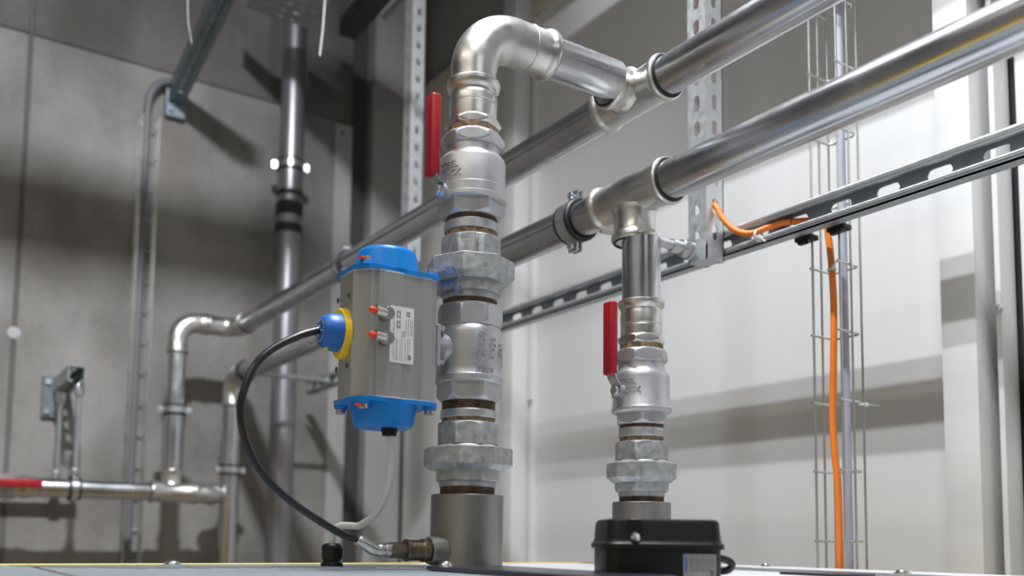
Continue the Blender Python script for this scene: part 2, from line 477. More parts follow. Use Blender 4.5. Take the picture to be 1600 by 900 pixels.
# boxed posts in front of the panel joints
struct('trim_6', nbox(1.505, XW, 2.1795, 2.247, -H, ZC - 0.3, 0.002, 2), 'panel')
struct('trim_7', nbox(1.562, XW, 2.158, 2.172, -H, 1.60, 0.001, 1), 'panel')
struct('trim_8', nbox(1.49, XW, 0.8034, 0.864, -H, ZC - 0.3, 0.002, 2), 'panel')
struct('trim_9', nbox(1.53, XW, 0.7823, 0.7917, -H, ZC - 0.3, 0.001, 1), 'panel')
def wall_screw(loc, ax, label):
    t = thing('self_drilling_screw', label, 'screw', loc)
    bm = bmesh.new(); lathe(bm, [(0, 0.0085), (0.0015, 0.0085), (0.002, 0.007)], frame(loc, ax), 24); obj('washer', bm, 'zinc', t)
    bm = bmesh.new(); lathe(bm, [(q[0] + 0.002,) + tuple(q[1:]) for q in hexrows(0, 0.007, 0.006, 6, False, True)], frame(loc, ax), 24); obj('hex_head', bm, 'zinc', t)
wall_screw((1.562, 2.165, 0.4097), (-1, -0.3, 0), 'small zinc screw on the post joint left of the second riser')
wall_screw((1.53, 0.787, 0.396), (-1, 0, 0), 'small zinc screw on the boxed post at far right')

# ---------------------------------------------------------------- machine top
ZM = -0.0345
mt = thing('machine_housing', 'light grey machine cover with yellow far edge carrying both valve risers', 'machine', (0.4, 0.5, ZM))
obj('cabinet', nbox(-0.20, 1.165, -0.45, 1.165, -H + 0.002, ZM - 0.012, 0.002, 1), 'yedge', mt)
obj('top_panel', nbox(0.623, 1.168, -0.45, 1.150, ZM - 0.012, ZM, 0.0015, 2), 'machine', mt)
obj('top_panel', nbox(0.136, 0.619, -0.45, 1.150, ZM - 0.012, ZM, 0.0015, 2), 'machine2', mt)
obj('top_panel', nbox(-0.06, 0.130, -0.45, 1.150, ZM - 0.012, ZM, 0.0015, 2), 'machine2', mt)
obj('edge_strip', nbox(-0.20, -0.062, -0.45, 1.150, ZM - 0.012, ZM + 0.0012, 0.0008, 1), 'yedge', mt, label='added yellow strip, out of view, mirrored in the pipes')  # added outside the view for the yellow streak the pipes reflect
obj('edge_strip', nbox(-0.20, 0.99, 1.150, 1.162, ZM - 0.012, ZM + 0.0012, 0.0008, 1), 'yedge', mt, label='added yellow strip, out of view, mirrored in the pipes')
obj('yellow_reflector', nbox(-0.200, -0.185, -0.45, 1.150, ZM + 0.0012, 0.10, 0.002, 1), 'yedge', mt, label='added yellow panel, out of view, mirrored in the pipes')  # unseen panel put in to strengthen the yellow streak in the pipes
bm = bmesh.new()
for i in range(26):
    x = 0.145 + i * 0.0165
    box(bm, x, x + 0.006, 1.02 - 0.05 * (i % 2), 1.125, ZM, ZM + 0.0011, mtx=Matrix.Translation((x, 1.07, 0)) @ Matrix.Rotation(R(38), 4, 'Z') @ Matrix.Translation((-x, -1.07, 0)))
obj('tread_rib', bm, 'machine2', mt, kind='stuff')
def dome_bolt(loc, label, r=0.009):
    t = thing('dome_bolt', label, 'bolt', loc)
    bm = bmesh.new(); lathe(bm, [(0, r * 1.35), (0.0012, r * 1.35), (0.0015, r)], Matrix.Translation(loc), 24); obj('washer', bm, 'nickel', t)
    bm = bmesh.new(); lathe(bm, [(0.0015, r), (0.003, r * 0.95), (0.0045, r * 0.78), (0.0058, r * 0.45), (0.006, 0.0)], Matrix.Translation(loc), 24); obj('dome_head', bm, 'nickel', t)
dome_bolt((0.288, 1.13, ZM), 'dome bolt on the yellow edge left of the cable gland')
dome_bolt((0.95, 1.11, ZM), 'dome bolt on the machine edge just left of the black box', 0.008)
dome_bolt((1.13, 0.945, ZM), 'dome bolt on the machine edge between black box and wire tray', 0.006)
dome_bolt((1.065, 0.677, ZM), 'dome bolt at the machine edge below the boxed wall post', 0.008)
# dark plate in front of the first riser with its screw
t = thing('cover_plate', 'thin dark glossy cover plate lying in front of the main riser', 'plate', (0.55, 0.8, ZM))
obj('plate', nbox(0.498, 0.600, 0.60, 0.885, ZM + 0.0005, ZM + 0.0055, 0.0022, 3), 'plate', t)
bm = bmesh.new(); lathe(bm, [(0.0055, 0.008), (0.0075, 0.0075), (0.0105, 0.005), (0.011, 0.0)], Matrix.Translation((0.517, 0.874, ZM)), 24)
obj('screw_head', bm, 'nickel', t)
tag(rebase(obj('vent_strip', nbox(0.705, 0.755, 0.79, 0.80, ZM, ZM + 0.0035, 0.001, 2), 'plate'), (0.73, 0.795, ZM)), 'short black ribbed vent strip between main riser and black box', 'vent')
tag(rebase(obj('closing_plate', nbox(0.86, 0.925, 0.62, 0.70, ZM, ZM + 0.003, 0.001, 2), 'plate'), (0.89, 0.66, ZM)), 'small dark plate on the machine right of the black box', 'plate')

# ---------------------------------------------------------------- riser fittings
X1, X2, YR = 0.583, 0.8664, 0.937
VA = math.atan2(-0.849, -0.528)       # bearing of the viewer from the risers
def axz(x, y=YR, rot=0.0): return Matrix.Translation((x, y, 0)) @ Matrix.Rotation(rot, 4, 'Z')
def face6(x): return axz(x, YR, VA - pi / 6)      # a flat towards the viewer
def face8(x, d=0.0): return axz(x, YR, VA - pi / 8 + d)

def lathe_obj(name, rows, mtx, m, parent, n=96, **k):
    bm = bmesh.new(); lathe(bm, rows, mtx, n); return obj(name, bm, m, parent, **k)

# --- welded steel sockets
def socket(x, z1, r, label, port):
    t = thing('threaded_socket', label, 'pipe socket', (x, YR, ZM))
    lathe_obj('barrel', [(ZM + 0.0006, r), (z1 - 0.0012, r), (z1, r - 0.0012), (z1, r * 0.76), (z1 - 0.001, r * 0.75)], axz(x), 'steel', t)
    if port:
        m = frame((x - 0.036, YR - 0.008, -0.0125), (-1, -0.0, 0))
        bm = bmesh.new(); lathe(bm, [(0, 0.0165), (0.020, 0.0165), (0.0215, 0.0150), (0.0215, 0.0)], m, 48)
        obj('side_port', bm, 'steel', t)
        bm = bmesh.new(); box(bm, -0.012, 0.012, -0.0006, 0.0006, -0.014, 0.014)
    return t
socket(X1, 0.0540, 0.0438, 'grey machined steel socket with side port at the base of the main riser', True)
socket(X2, 0.0550, 0.0400, 'grey machined steel socket standing behind the black box', False)

# --- malleable unions
def union(x, z0, z1, ztn, zlt, znb, znt, zut, rl, rn, ru, label, d=0.0, smear=False, rusty=True):
    """z0 rust..z1; lower octagon up to zlt, nut znb..znt, upper octagon up to zut"""
    t = thing('pipe_union', label, 'pipe union', (x, YR, z0), 'galvanised malleable unions')
    lathe_obj('lower_thread', [(z0, rl * 0.86), (ztn, rl * 0.86)], axz(x), 'thread', t)
    lathe_obj('lower_body', [(ztn, rl * 0.87), (ztn + 0.0012, rl * 0.895), (zlt - 0.0006, rl * 0.90), (zlt - 0.0002, rl * 0.97)] + hexrows(zlt, znb + 0.001, rl * 1.06, 8, True, False), face8(x, d), 'malle', t)
    ch = (znt - znb) * 0.24
    lathe_obj('union_nut', [(znb, rl * 1.02), (znb + 0.0002, rn * 0.83, rn * 0.86, 8), (znb + ch, rn * 1.01, rn, 8), (znt - 0.0016, rn * 1.01, rn, 8), (znt, rn * 0.955, rn * .955, 8), (znt + 0.0004, ru * 1.14), (znt + 0.0012, ru * 1.02)], face8(x, d + 0.22), 'malle', t)
    lathe_obj('seal_ring', [(znt + 0.0012, ru * 1.03), (znt + 0.0026, ru * 0.99)], axz(x), 'rim', t)
    lathe_obj('upper_body', [(znt + 0.0026, ru * 0.98)] + hexrows(znt + 0.0034, zut, ru * 1.06, 8, False, True), face8(x, d), 'malle', t)
    if smear:
        bm = bmesh.new()
        for dd, zc, hz, rr in ((-0.48, 0.318, 0.004, rn * 0.945), (-0.40, 0.303, 0.008, rl * 1.0)):
            m = axz(x, YR, VA + dd)
            vs = []
            for i in range(5):
                for k in range(3):
                    a = (i / 4 - 0.5) * 0.2
                    vs.append(bm.verts.new(m @ Vector((rr * math.cos(a) + 0.0012, rr * math.sin(a), zc + (k - 1) * hz))))
            for i in range(4):
                for k in range(2): bm.faces.new((vs[i * 3 + k], vs[i * 3 + k + 1], vs[i * 3 + k + 4], vs[i * 3 + k + 3]))
        obj('paint_smear', bm, 'stain', t, recalc=True, label='blue paint smear')
    return t
union(X1, 0.0540, 0.1410, 0.0632, 0.0700, 0.0830, 0.1108, 0.1410, 0.0385, 0.0548, 0.0372, 'galvanised union at the foot of the main riser above its steel socket')
union(X1, 0.2856, 0.3697, 0.2915, 0.2993, 0.3120, 0.3408, 0.3697, 0.0385, 0.0548, 0.0370, 'rough galvanised union with blue paint smears beside the blue actuator top', smear=True)
union(X2, 0.0550, 0.1382, 0.0622, 0.0690, 0.0816, 0.1094, 0.1382, 0.0355, 0.0478, 0.0352, 'galvanised union of the second riser just above the black box')

# --- hex nipples between valve and union
def nipple(x, z0, z1, r, label, band):
    t = thing('pipe_nipple', label, 'pipe nipple', (x, YR, z0))
    a, b = band
    lathe_obj('lower_thread', [(z0, r * 0.97), (a, r * 0.97)], axz(x), 'hemp', t)
    lathe_obj('barrel', [(a, r), (a + 0.001, r * 1.02), (b - 0.001, r * 1.02), (b, r)], axz(x), 'cast', t)
    if z1 - b > 0.0005: lathe_obj('upper_thread', [(b, r * 0.97), (z1, r * 0.97)], axz(x), 'thread', t)
nipple(X1, 0.1410, 0.1669, 0.0335, 'short steel nipple with dark thread rings under the actuated valve', (0.1465, 0.1562))
nipple(X1, 0.3697, 0.3949, 0.0330, 'short nipple with tan seal ring under the upper main valve', (0.3775, 0.3890))
nipple(X2, 0.1382, 0.1615, 0.0310, 'short nipple with rusty ring under the second riser valve', (0.1445, 0.1570))

# --- ball valves
def lever(t, x, zp, z0, z1, side=0.0):
    """stem to -x at height zp, red sleeve from z0 to z1"""
    xs = x - 0.0535
    bm = bmesh.new(); lathe(bm, [(0, 0.0095), (0.0075, 0.0095), (0.008, 0.008)], frame((x - 0.037, YR, zp), (-1, 0, 0)), 32)
    obj('stem_boss', bm, 'cast', t)
    bm = bmesh.new(); lathe(bm, hexrows(0, 0.0050, 0.0075, 6, False, True), frame((x - 0.0465, YR, zp), (-1, 0, 0)), 24)
    obj('stem_nut', bm, 'zinc', t)
    bm = bmesh.new()
    pts = [(x - 0.0450, zp - 0.010), (x - 0.0450, zp + 0.007), (x - 0.0520, z0 - 0.004), (xs - 0.003, z0 + 0.004), (xs - 0.003, z0 + 0.020)]
    for (xa, za), (xb, zb) in zip(pts, pts[1:]):
        vs = [bm.verts.new(v) for v in ((xa, YR - 0.009, za), (xa, YR + 0.009, za), (xb, YR + 0.009, zb), (xb, YR - 0.009, zb))]
        ws = [bm.verts.new((v.co.x - 0.0016, v.co.y, v.co.z)) for v in vs]
        bm.faces.new(vs); bm.faces.new(list(reversed(ws)))
        for i in range(4):
            j = (i + 1) % 4; bm.faces.new((vs[i], ws[i], ws[j], vs[j]))
    obj('lever_strip', bm, 'zinc', t)
    obj('lever_sleeve', nbox(xs - 0.010, xs + 0.003, YR - 0.0095, YR + 0.0095, z0, z1, 0.0035, 3), 'red', t, label='red vinyl lever sleeve')

t = thing('ball_valve', 'upper main stainless ball valve with red lever, beneath the big elbow', 'valve', (X1, YR, 0.3949), 'stainless ball valves with red levers')
lathe_obj('lower_hex', [(0.3949, 0.034)] + hexrows(0.3955, 0.418, 0.0412, 6, True, False), face6(X1), 'cast', t)
lathe_obj('body', [(0.413, 0.037), (0.4146, 0.0420), (0.4158, 0.0435), (0.4198, 0.0435), (0.4206, 0.0425), (0.4316, 0.0425), (0.4326, 0.0415), (0.4655, 0.0415), (0.4682, 0.0407), (0.4712, 0.0385), (0.4742, 0.0348), (0.4755, 0.0338), (0.487, 0.0335)], axz(X1), 'cast', t)
lathe_obj('upper_hex', hexrows(0.4845, 0.5015, 0.0405, 6, True, True) + [(0.5018, 0.033)], face6(X1), 'cast', t)
bm = bmesh.new()
wrap_text(bm, 'STEEL', 0.0115, X1, YR, 0.0415, -1.12, 0.4495, False, 0.0013)
wrap_text(bm, 'LOCK', 0.0115, X1, YR, 0.0415, -1.06, 0.4385, False, 0.0013)
obj('raised_lettering', bm, 'cast', t, recalc=True)
bm = bmesh.new()
fx, fy = -0.528, -0.849; rx, ry = 0.849, -0.528
a = -1.0; nrm = Vector((fx * math.cos(a) + rx * math.sin(a), fy * math.cos(a) + ry * math.sin(a), 0))
sweep(bm, [((Vector((X1, YR, 0.4255)) + nrm * 0.0428) + (Vector((0, 0, 1)) * math.sin(q) + nrm.cross(Vector((0, 0, 1))) * math.cos(q)) * 0.0052, -Vector((0, 0, -1)) * math.cos(q) - nrm.cross(Vector((0, 0, 1))) * math.sin(q), 0.0008) for q in [2 * pi * i / 20 for i in range(21)]], 6)
obj('maker_ring', bm, 'cast', t)
lever(t, X1, 0.4235, 0.4385, 0.541)

t = thing('ball_valve', 'second riser stainless ball valve with red lever, in front of white wall', 'valve', (X2, YR, 0.1615), 'stainless ball valves with red levers')
lathe_obj('lower_hex', [(0.1615, 0.033)] + hexrows(0.162, 0.184, 0.0385, 6, True, False), axz(X2, YR, VA - pi / 6 + 0.35), 'cast', t)
lathe_obj('body', [(0.1765, 0.036), (0.1785, 0.0400), (0.1800, 0.0415), (0.184, 0.0415), (0.1860, 0.0402), (0.1965, 0.0400), (0.1985, 0.0390), (0.2265, 0.0390), (0.231, 0.0383), (0.2345, 0.0360), (0.2375, 0.0335), (0.240, 0.0325), (0.250, 0.0320)], axz(X2), 'cast', t)
lathe_obj('upper_hex', hexrows(0.2480, 0.2665, 0.0385, 6, True, True) + [(0.267, 0.031)], axz(X2, YR, VA - pi / 6 + 0.12), 'cast', t)
bm = bmesh.new()
wrap_text(bm, 'STEEL', 0.0105, X2, YR, 0.0390, -1.05, 0.2150, False, 0.0013)
wrap_text(bm, 'LOCK', 0.0105, X2, YR, 0.0390, -0.92, 0.2040, False, 0.0013)
obj('raised_lettering', bm, 'cast', t, recalc=True)
lever(t, X2, 0.2060, 0.2265, 0.328)

# --- actuated valve body
t = thing('actuated_ball_valve', 'cast stainless valve body with raised DN50 lettering, right of the actuator', 'valve', (X1, YR, 0.1669))
lathe_obj('lower_hex', [(0.1669, 0.034)] + hexrows(0.1672, 0.196, 0.0398, 6, True, False), axz(X1, YR, VA - pi / 6 - 0.05), 'cast', t)
lathe_obj('body', [(0.1875, 0.037), (0.1890, 0.0405), (0.1905, 0.0418), (0.1965, 0.0420), (0.1985, 0.0408), (0.2090, 0.0404), (0.2110, 0.0412), (0.2480, 0.0412), (0.2520, 0.0405), (0.2550, 0.0388), (0.2580, 0.0370), (0.2600, 0.0365)], axz(X1), 'cast', t)
lathe_obj('upper_collar', hexrows(0.2580, 0.2845, 0.0412, 8, True, True) + [(0.2856, 0.034)], face8(X1, 0.15), 'cast', t)
bm = bmesh.new()
wrap_text(bm, 'DN50', 0.0135, X1, YR, 0.0412, 0.47, 0.2135, True, 0.0016)
wrap_text(bm, 'PN50', 0.0125, X1, YR, 0.0412, 0.85, 0.2135, True, 0.0016)
wrap_text(bm, '2506', 0.0125, X1, YR, 0.0412, 1.20, 0.2135, True, 0.0016)
wrap_text(bm, 'JTEE-15', 0.0075, X1, YR, 0.0406, 0.20, 0.1995, False, 0.0016)
obj('raised_lettering', bm, 'cast', t, recalc=True)
bm = bmesh.new(); lathe(bm, [(0, 0.020), (0.010, 0.020), (0.014, 0.016), (0.0155, 0.0145)], frame((X1 - 0.034, YR, 0.228), (-1, 0, 0)), 40)
obj('stem_boss', bm, 'cast', t)
bm = bmesh.new(); box(bm, X1 - 0.0560, X1 - 0.0500, YR - 0.017, YR + 0.017, 0.204, 0.254, 0.001, 1)
obj('mounting_pad', bm, 'cast', t)
for zz in (0.2095, 0.2500):
    bm = bmesh.new(); lathe(bm, hexrows(0, 0.006, 0.0052, 6, False, True), frame((X1 - 0.0500, YR - 0.011, zz), (1, 0, 0)), 24)
    obj('mounting_bolt', bm, 'zinc', t)

# --- pneumatic actuator
AX0, AX1, AY0, AY1, AZ0, AZ1 = 0.4180, 0.5190, 0.8990, 0.9790, 0.1575, 0.2985
t = thing('valve_actuator', 'grey aluminium pneumatic actuator with blue end caps and printed label', 'actuator', (0.466, YR, AZ0))
prof = [(AX0, 0.920), (AX0 + 0.012, 0.9055), (AX0 + 0.0135, 0.902), (AX0 + 0.021, 0.902), (AX0 + 0.0225, AY0), (AX0 + 0.052, AY0), (AX0 + 0.0535, 0.9005), (AX0 + 0.076, 0.9005), (AX0 + 0.0775, AY0 + .0005), (AX1 - 0.011, AY0 + .001), (AX1 - 0.009, 0.9030), (AX1 - 0.003, 0.9035), (AX1, 0.908)]
prof = prof + [(x, 2 * YR - y) for x, y in reversed(prof)]
def prism(bm, pr, z0, z1, inset=0.0):
    cx, cy = 0.466, YR
    lo = [bm.verts.new((x, y, z0)) for x, y in pr]; hi = [bm.verts.new((x, y, z1)) for x, y in pr]
    n = len(pr)
    for i in range(n):
        j = (i + 1) % n; bm.faces.new((lo[i], lo[j], hi[j], hi[i]))
    bm.faces.new(list(reversed(lo))); bm.faces.new(hi); return bm
bm = prism(bmesh.new(), prof, AZ0, AZ1); obj('body', bm, 'alu', t, ang=20)
# end caps
def cap(zf, zt, sgn, name):
    bm = bmesh.new()
    fl = [(0.416, 0.914), (0.423, 0.902), (0.433, 0.898), (0.445, 0.898), (0.453, 0.8995), (0.478, 0.8995), (0.487, 0.898), (0.509, 0.898), (0.518, 0.902), (0.521, 0.912)]
    fl = fl + [(x, 2 * YR - y) for x, y in reversed(fl)]
    prism(bm, fl, min(zf + sgn * 0.0012, zf + sgn * 0.006), max(zf + sgn * 0.0012, zf + sgn * 0.006))
    g_ = bmesh.new(); prism(g_, [(0.466 + (x - 0.466) * 1.004, YR + (y - YR) * 1.008) for x, y in prof], min(zf, zf + sgn * 0.0012), max(zf, zf + sgn * 0.0012)); obj('highlight_gasket', g_, 'label', t, ang=20)  # pale gasket line, coloured in for the highlight at the cap joint
    h = abs(zt - zf)
    rows = [(zf + sgn * 0.006, 0.0385), (zf + sgn * 0.012, 0.0372), (zf + sgn * (h - 0.006), 0.0350), (zf + sgn * (h - 0.0025), 0.0340), (zf + sgn * (h - 0.0006), 0.0322), (zf + sgn * h, 0.0300), (zf + sgn * h, 0.0)]
    lathe(bm, rows, Matrix.Translation((0.468, YR, 0)), 64)
    for px, py in ((0.428, 0.908), (0.512, 0.908), (0.428, 2 * YR - 0.908), (0.512, 2 * YR - 0.908)):
        lathe(bm, [(zf + sgn * 0.005, 0.0085), (zf + sgn * 0.0095, 0.0075), (zf + sgn * 0.0098, 0.0)], Matrix.Translation((px, py, 0)), 20)
    c = obj(name, bm, 'blue', t, ang=40)
    for px, py in ((0.428, 0.908), (0.512, 0.908), (0.428, 2 * YR - 0.908), (0.512, 2 * YR - 0.908)):
        b2 = bmesh.new(); lathe(b2, [(zf + sgn * 0.0098, 0.0058), (zf + sgn * 0.0145, 0.0058), (zf + sgn * 0.015, 0.0048), (zf + sgn * 0.015, 0.0)], Matrix.Translation((px, py, 0)), 20)
        obj('cap_screw', b2, 'nickel', c)
    b2 = bmesh.new(); lathe(b2, [(zf + sgn * 0.0105, 0.0034), (zf + sgn * 0.013, 0.0034)], Matrix.Translation((0.4205, 0.9045, 0)), 14)
    obj('red_dot', b2, 'redplug', c)
    return c
cap(AZ1, 0.3325, 1, 'end_cap'); cap(AZ0, 0.1265, -1, 'end_cap')
bm = bmesh.new(); lathe(bm, [(0.1263, 0.0095), (0.1225, 0.0095), (0.1220, 0.0085), (0.1180, 0.0085), (0.1175, 0.0)], Matrix.Translation((0.474, YR - 0.004, 0)), 24)
obj('cable_bush', bm, 'blackp', t)
# position indicator, towards -x
im = frame((AX0, YR + 0.004, 0.2305), (-1, 0, 0), (0, 0, 1))
bm = bmesh.new()
n = 48; ring0 = []; 
rowsI = [(0.0, 1.0), (0.006, 1.0), (0.0075, 0.94)]
rings = []
for s, k in rowsI:
    rr = []
    for i in range(n):
        a = 2 * pi * i / n; c_ = abs(math.cos(a))
        r = 0.0235 + 0.0055 * max(0, (c_ - 0.72) / 0.28) ** 1.2
        rr.append(bm.verts.new((r * k * math.cos(a), r * k * math.sin(a), s)))
    rings.append(rr)
for a_, b_ in zip(rings, rings[1:]):
    for i in range(n):
        j = (i + 1) % n; bm.faces.new((a_[i], a_[j], b_[j], b_[i]))
bm.faces.new(list(reversed(rings[0]))); bm.faces.new(rings[-1])
place(bm, im); obj('indicator_base', bm, 'yellow', t, label='yellow pointed indicator ring')
bm = bmesh.new(); lathe(bm, [(0.0073, 0.0215), (0.014, 0.0212), (0.022, 0.0195), (0.0268, 0.0165), (0.0285, 0.0150), (0.0290, 0.0140), (0.0290, 0.0)], im, 48)
ind = obj('indicator_dome', bm, 'bluep', t, label='blue indicator dome')
bm = bmesh.new()
for i in range(22):
    a = 2 * pi * i / 22; box(bm, 0.0112, 0.0130, -0.0004, 0.0004, 0.0288, 0.0294, mtx=im @ Matrix.Rotation(a, 4, 'Z'))
for a in (0.4, 2.5, 4.6): box(bm, 0.002, 0.008, -0.0008, 0.0008, 0.0288, 0.0294, mtx=im @ Matrix.Rotation(a, 4, 'Z'))
obj('dial_mark', bm, 'label', ind)
bm = bmesh.new(); box(bm, -0.0042, 0.0042, -0.0042, 0.0042, 0.019, 0.0235, 0.001, 1, mtx=im @ Matrix.Translation((-0.0165, 0, 0)))
obj('pointer', bm, 'yellow', ind)
# threaded mounting holes in the -x face (blind dark holes with bright lip)
for y, z in ((0.9590, 0.2727), (0.930, 0.2727), (0.9590, 0.1925), (0.930, 0.1925)):
    bm = bmesh.new(); lathe(bm, [(0, 0.0034), (0.0006, 0.0032), (0.0006, 0.0024), (0.0001, 0.0022), (0.0001, 0.0)], frame((AX0, y, z), (-1, 0, 0)), 18)
    obj('threaded_hole', bm, 'post', t)
# air ports on the front face
def port(x, z, dz):
    ax = Vector((-0.62, -0.78, -0.05))
    bm = bmesh.new(); lathe(bm, [(0, 0.0075), (0.004, 0.0075), (0.0045, 0.0068)], frame((x + 0.006, AY0, z), (0, -1, 0)), 32)
    p = obj('air_port', bm, 'brass', t)
    m = frame((x + 0.006, AY0 - 0.0045, z), (0.0, -1, 0))
    bm = bmesh.new(); lathe(bm, hexrows(0, 0.009, 0.0078, 6, True, True), m @ Matrix.Rotation(dz, 4, 'Z'), 36); obj('port_hex', bm, 'nickel', p)
    bm = bmesh.new(); lathe(bm, [(0.0, 0.0056), (0.010, 0.0056), (0.0105, 0.0062), (0.0135, 0.0062), (0.014, 0.005)], frame((x + 0.003, AY0 - 0.009, z), (-1, -0.15, 0.05)), 28); obj('port_elbow', bm, 'nickel', p)
    bm = bmesh.new(); lathe(bm, [(0.0, 0.0038), (0.004, 0.0038), (0.0065, 0.0022), (0.007, 0.0)], frame((x - 0.011, AY0 - 0.0111, z + 0.0007), (-1, -0.15, 0.05)), 20); obj('port_plug', bm, 'redplug', p, label='red port plug')
port(0.441, 0.2480, 0.2); port(0.441, 0.2205, 0.5)
# printed label
lz0, lz1, lx0, lx1 = 0.1965, 0.2605, 0.4545, 0.4845
lb = obj('rating_label', nbox(lx0, lx1, AY0 - 0.0005, AY0 + 0.0016, lz0, lz1), 'label', t, label='white printed rating label')
bm = bmesh.new(); yf = AY0 - 0.0007
def bar(x0, x1, z0, z1): box(bm, lx0 + x0, lx0 + x1, yf, yf + 0.0003, lz0 + z0, lz0 + z1)
def ringmark(cx, cz, w_, h_, t_=0.0008):
    bar(cx - w_, cx - w_ + t_, cz - h_, cz + h_); bar(cx + w_ - t_, cx + w_, cz - h_, cz + h_)
    bar(cx - w_, cx + w_, cz - h_, cz - h_ + t_); bar(cx - w_, cx + w_, cz + h_ - t_, cz + h_)
for cz in (0.055, 0.0435): 
    ringmark(0.0105, cz, 0.0022, 0.0032)
    for q in (-0.0046, 0.0040): bar(0.0085, 0.0095, cz + q, cz + q + 0.0008); bar(0.0115, 0.0125, cz + q, cz + q + 0.0008)
ringmark(0.0225, 0.0565, 0.0022, 0.0022); bar(0.0225, 0.0228, 0.053, 0.060)
ringmark(0.0250, 0.0075, 0.0018, 0.0022)
obj('label_symbol', bm, 'print', lb, kind='stuff')
bm = bmesh.new()
rl_ = random.Random(3)
for x in (0.0040, 0.0195, 0.0225, 0.0255, 0.0275):
    z = 0.032 if x > 0.01 else 0.006
    while z < (0.049 if x > 0.01 else 0.050):
        h_ = rl_.uniform(0.001, 0.003); bar(x, x + 0.0009, z, z + h_); z += h_ + 0.0007
for x in (0.0070, 0.0090, 0.0125, 0.0150, 0.0190, 0.0220, 0.0245):
    z = 0.003
    while z < 0.026:
        h_ = rl_.uniform(0.0015, 0.004); bar(x, x + 0.0008, z, min(z + h_, 0.028)); z += h_ + 0.0008
for x in (0.0145, 0.0165, 0.018): bar(x, x + 0.0008, 0.029, 0.037)
obj('label_line', bm, 'printl', lb, kind='stuff')

# --- press adapters (pipe socket with hex)
t = thing('press_adapter', 'press adapter with slim hex between elbow and upper main valve', 'pipe fitting', (X1, YR, 0.5018), 'press adapters')
lathe_obj('thread_ring', [(0.5022, 0.0325), (0.5090, 0.0325)], axz(X1), 'hemp', t)
lathe_obj('hex_collar', [(0.5090, 0.031)] + hexrows(0.5092, 0.5215, 0.0358, 6, True, True), face6(X1), 'press', t)
lathe_obj('press_sleeve', [(0.5210, 0.0298), (0.5225, 0.0300), (0.5392, 0.0300), (0.5400, 0.0294), (0.5412, 0.0294), (0.5420, 0.0302), (0.5490, 0.0303), (0.5520, 0.0298), (0.5545, 0.0284), (0.5560, 0.0276), (0.5572, 0.0280), (0.5590, 0.0306), (0.5620, 0.0326), (0.5665, 0.0338), (0.5700, 0.0336), (0.5712, 0.0325), (0.5715, 0.0275)], axz(X1), 'press', t)
t = thing('press_adapter', 'press adapter with slim hex under the short second riser pipe', 'pipe fitting', (X2, YR, 0.2670), 'press adapters')
lathe_obj('thread_ring', [(0.2675, 0.0300), (0.2740, 0.0300)], axz(X2), 'hemp', t)
lathe_obj('hex_collar', [(0.2740, 0.030)] + hexrows(0.2742, 0.2870, 0.0340, 6, True, True), axz(X2, YR, VA - pi / 6 + 0.1), 'press', t)
lathe_obj('press_sleeve', [(0.2865, 0.0286), (0.2880, 0.0289), (0.3000, 0.0289), (0.3008, 0.0283), (0.3020, 0.0283), (0.3028, 0.0290), (0.3150, 0.0293), (0.3200, 0.0287), (0.3225, 0.0280), (0.3240, 0.0282), (0.3262, 0.0302), (0.3295, 0.0322), (0.3335, 0.0330), (0.3358, 0.0326), (0.3366, 0.0312), (0.3368, 0.0275)], axz(X2), 'press', t)

# --- pipes and press fittings
ZU, ZL, RP = 0.645, 0.4950, 0.0270
def pipe_thing(name, label, a, b, r=RP, m='pipe', group=None, n=64):
    bm = bmesh.new(); tube(bm, a, b, r, r - 0.0018, n)
    o = obj(name, bm, m); rebase(o, a); return tag(o, label, 'pipe', group)

def collar_rows(L, r=0.0296, rb=0.0332):
    """press socket seen from its mouth (s=0) inwards to s=L"""
    return [(-0.0, 0.0272), (0.0, 0.0308), (0.0012, 0.0324), (0.0035, rb), (0.0070, rb), (0.0100, rb - 0.0010), (0.0128, r + 0.0008), (0.0150, r), (L, r)]

def seal(t, loc, ax):
    bm = bmesh.new(); lathe(bm, [(-0.0016, 0.0271), (-0.0016, 0.0296), (-0.0004, 0.0306), (0.0, 0.0306)], frame(loc, ax), 48, cap0=False, cap1=False)
    obj('seal_lip', bm, 'rubber', t)

def elbow(name, label, mouth0, dir0, dir1, bend, arm0, arm1, group='press elbows', seal0=True, seal1=True, plain0=False, n=48):
    """90 degree press elbow: mouth0 is the centre of the first mouth, dir0 the way in, dir1 the way out"""
    d0, d1 = Vector(dir0).normalized(), Vector(dir1).normalized(); m0 = Vector(mouth0)
    t = thing(name, label, 'pipe elbow', m0, group)
    sec = []
    if plain0:
        for s in (0.0, arm0): sec.append((m0 + d0 * s, d0, 0.0285))
    else:
        for s, r in collar_rows(arm0): sec.append((m0 + d0 * s, d0, r))
    p0 = m0 + d0 * arm0; c = p0 + d1 * bend
    for i in range(1, 16):
        a = pi / 2 * i / 16
        sec.append((c - d1 * bend * math.cos(a) + d0 * bend * math.sin(a), d0 * math.cos(a) + d1 * math.sin(a), 0.0296))
    p1 = c + d0 * bend
    for s, r in reversed(collar_rows(arm1)): sec.append((p1 + d1 * (arm1 - s), d1, r))
    bm = bmesh.new(); sweep(bm, sec, n); obj('bend', bm, 'press', t, ang=50)
    if seal0 and not plain0: seal(t, m0, d0)
    if seal1: seal(t, p1 + d1 * arm1, -d1)
    return t, p1 + d1 * arm1

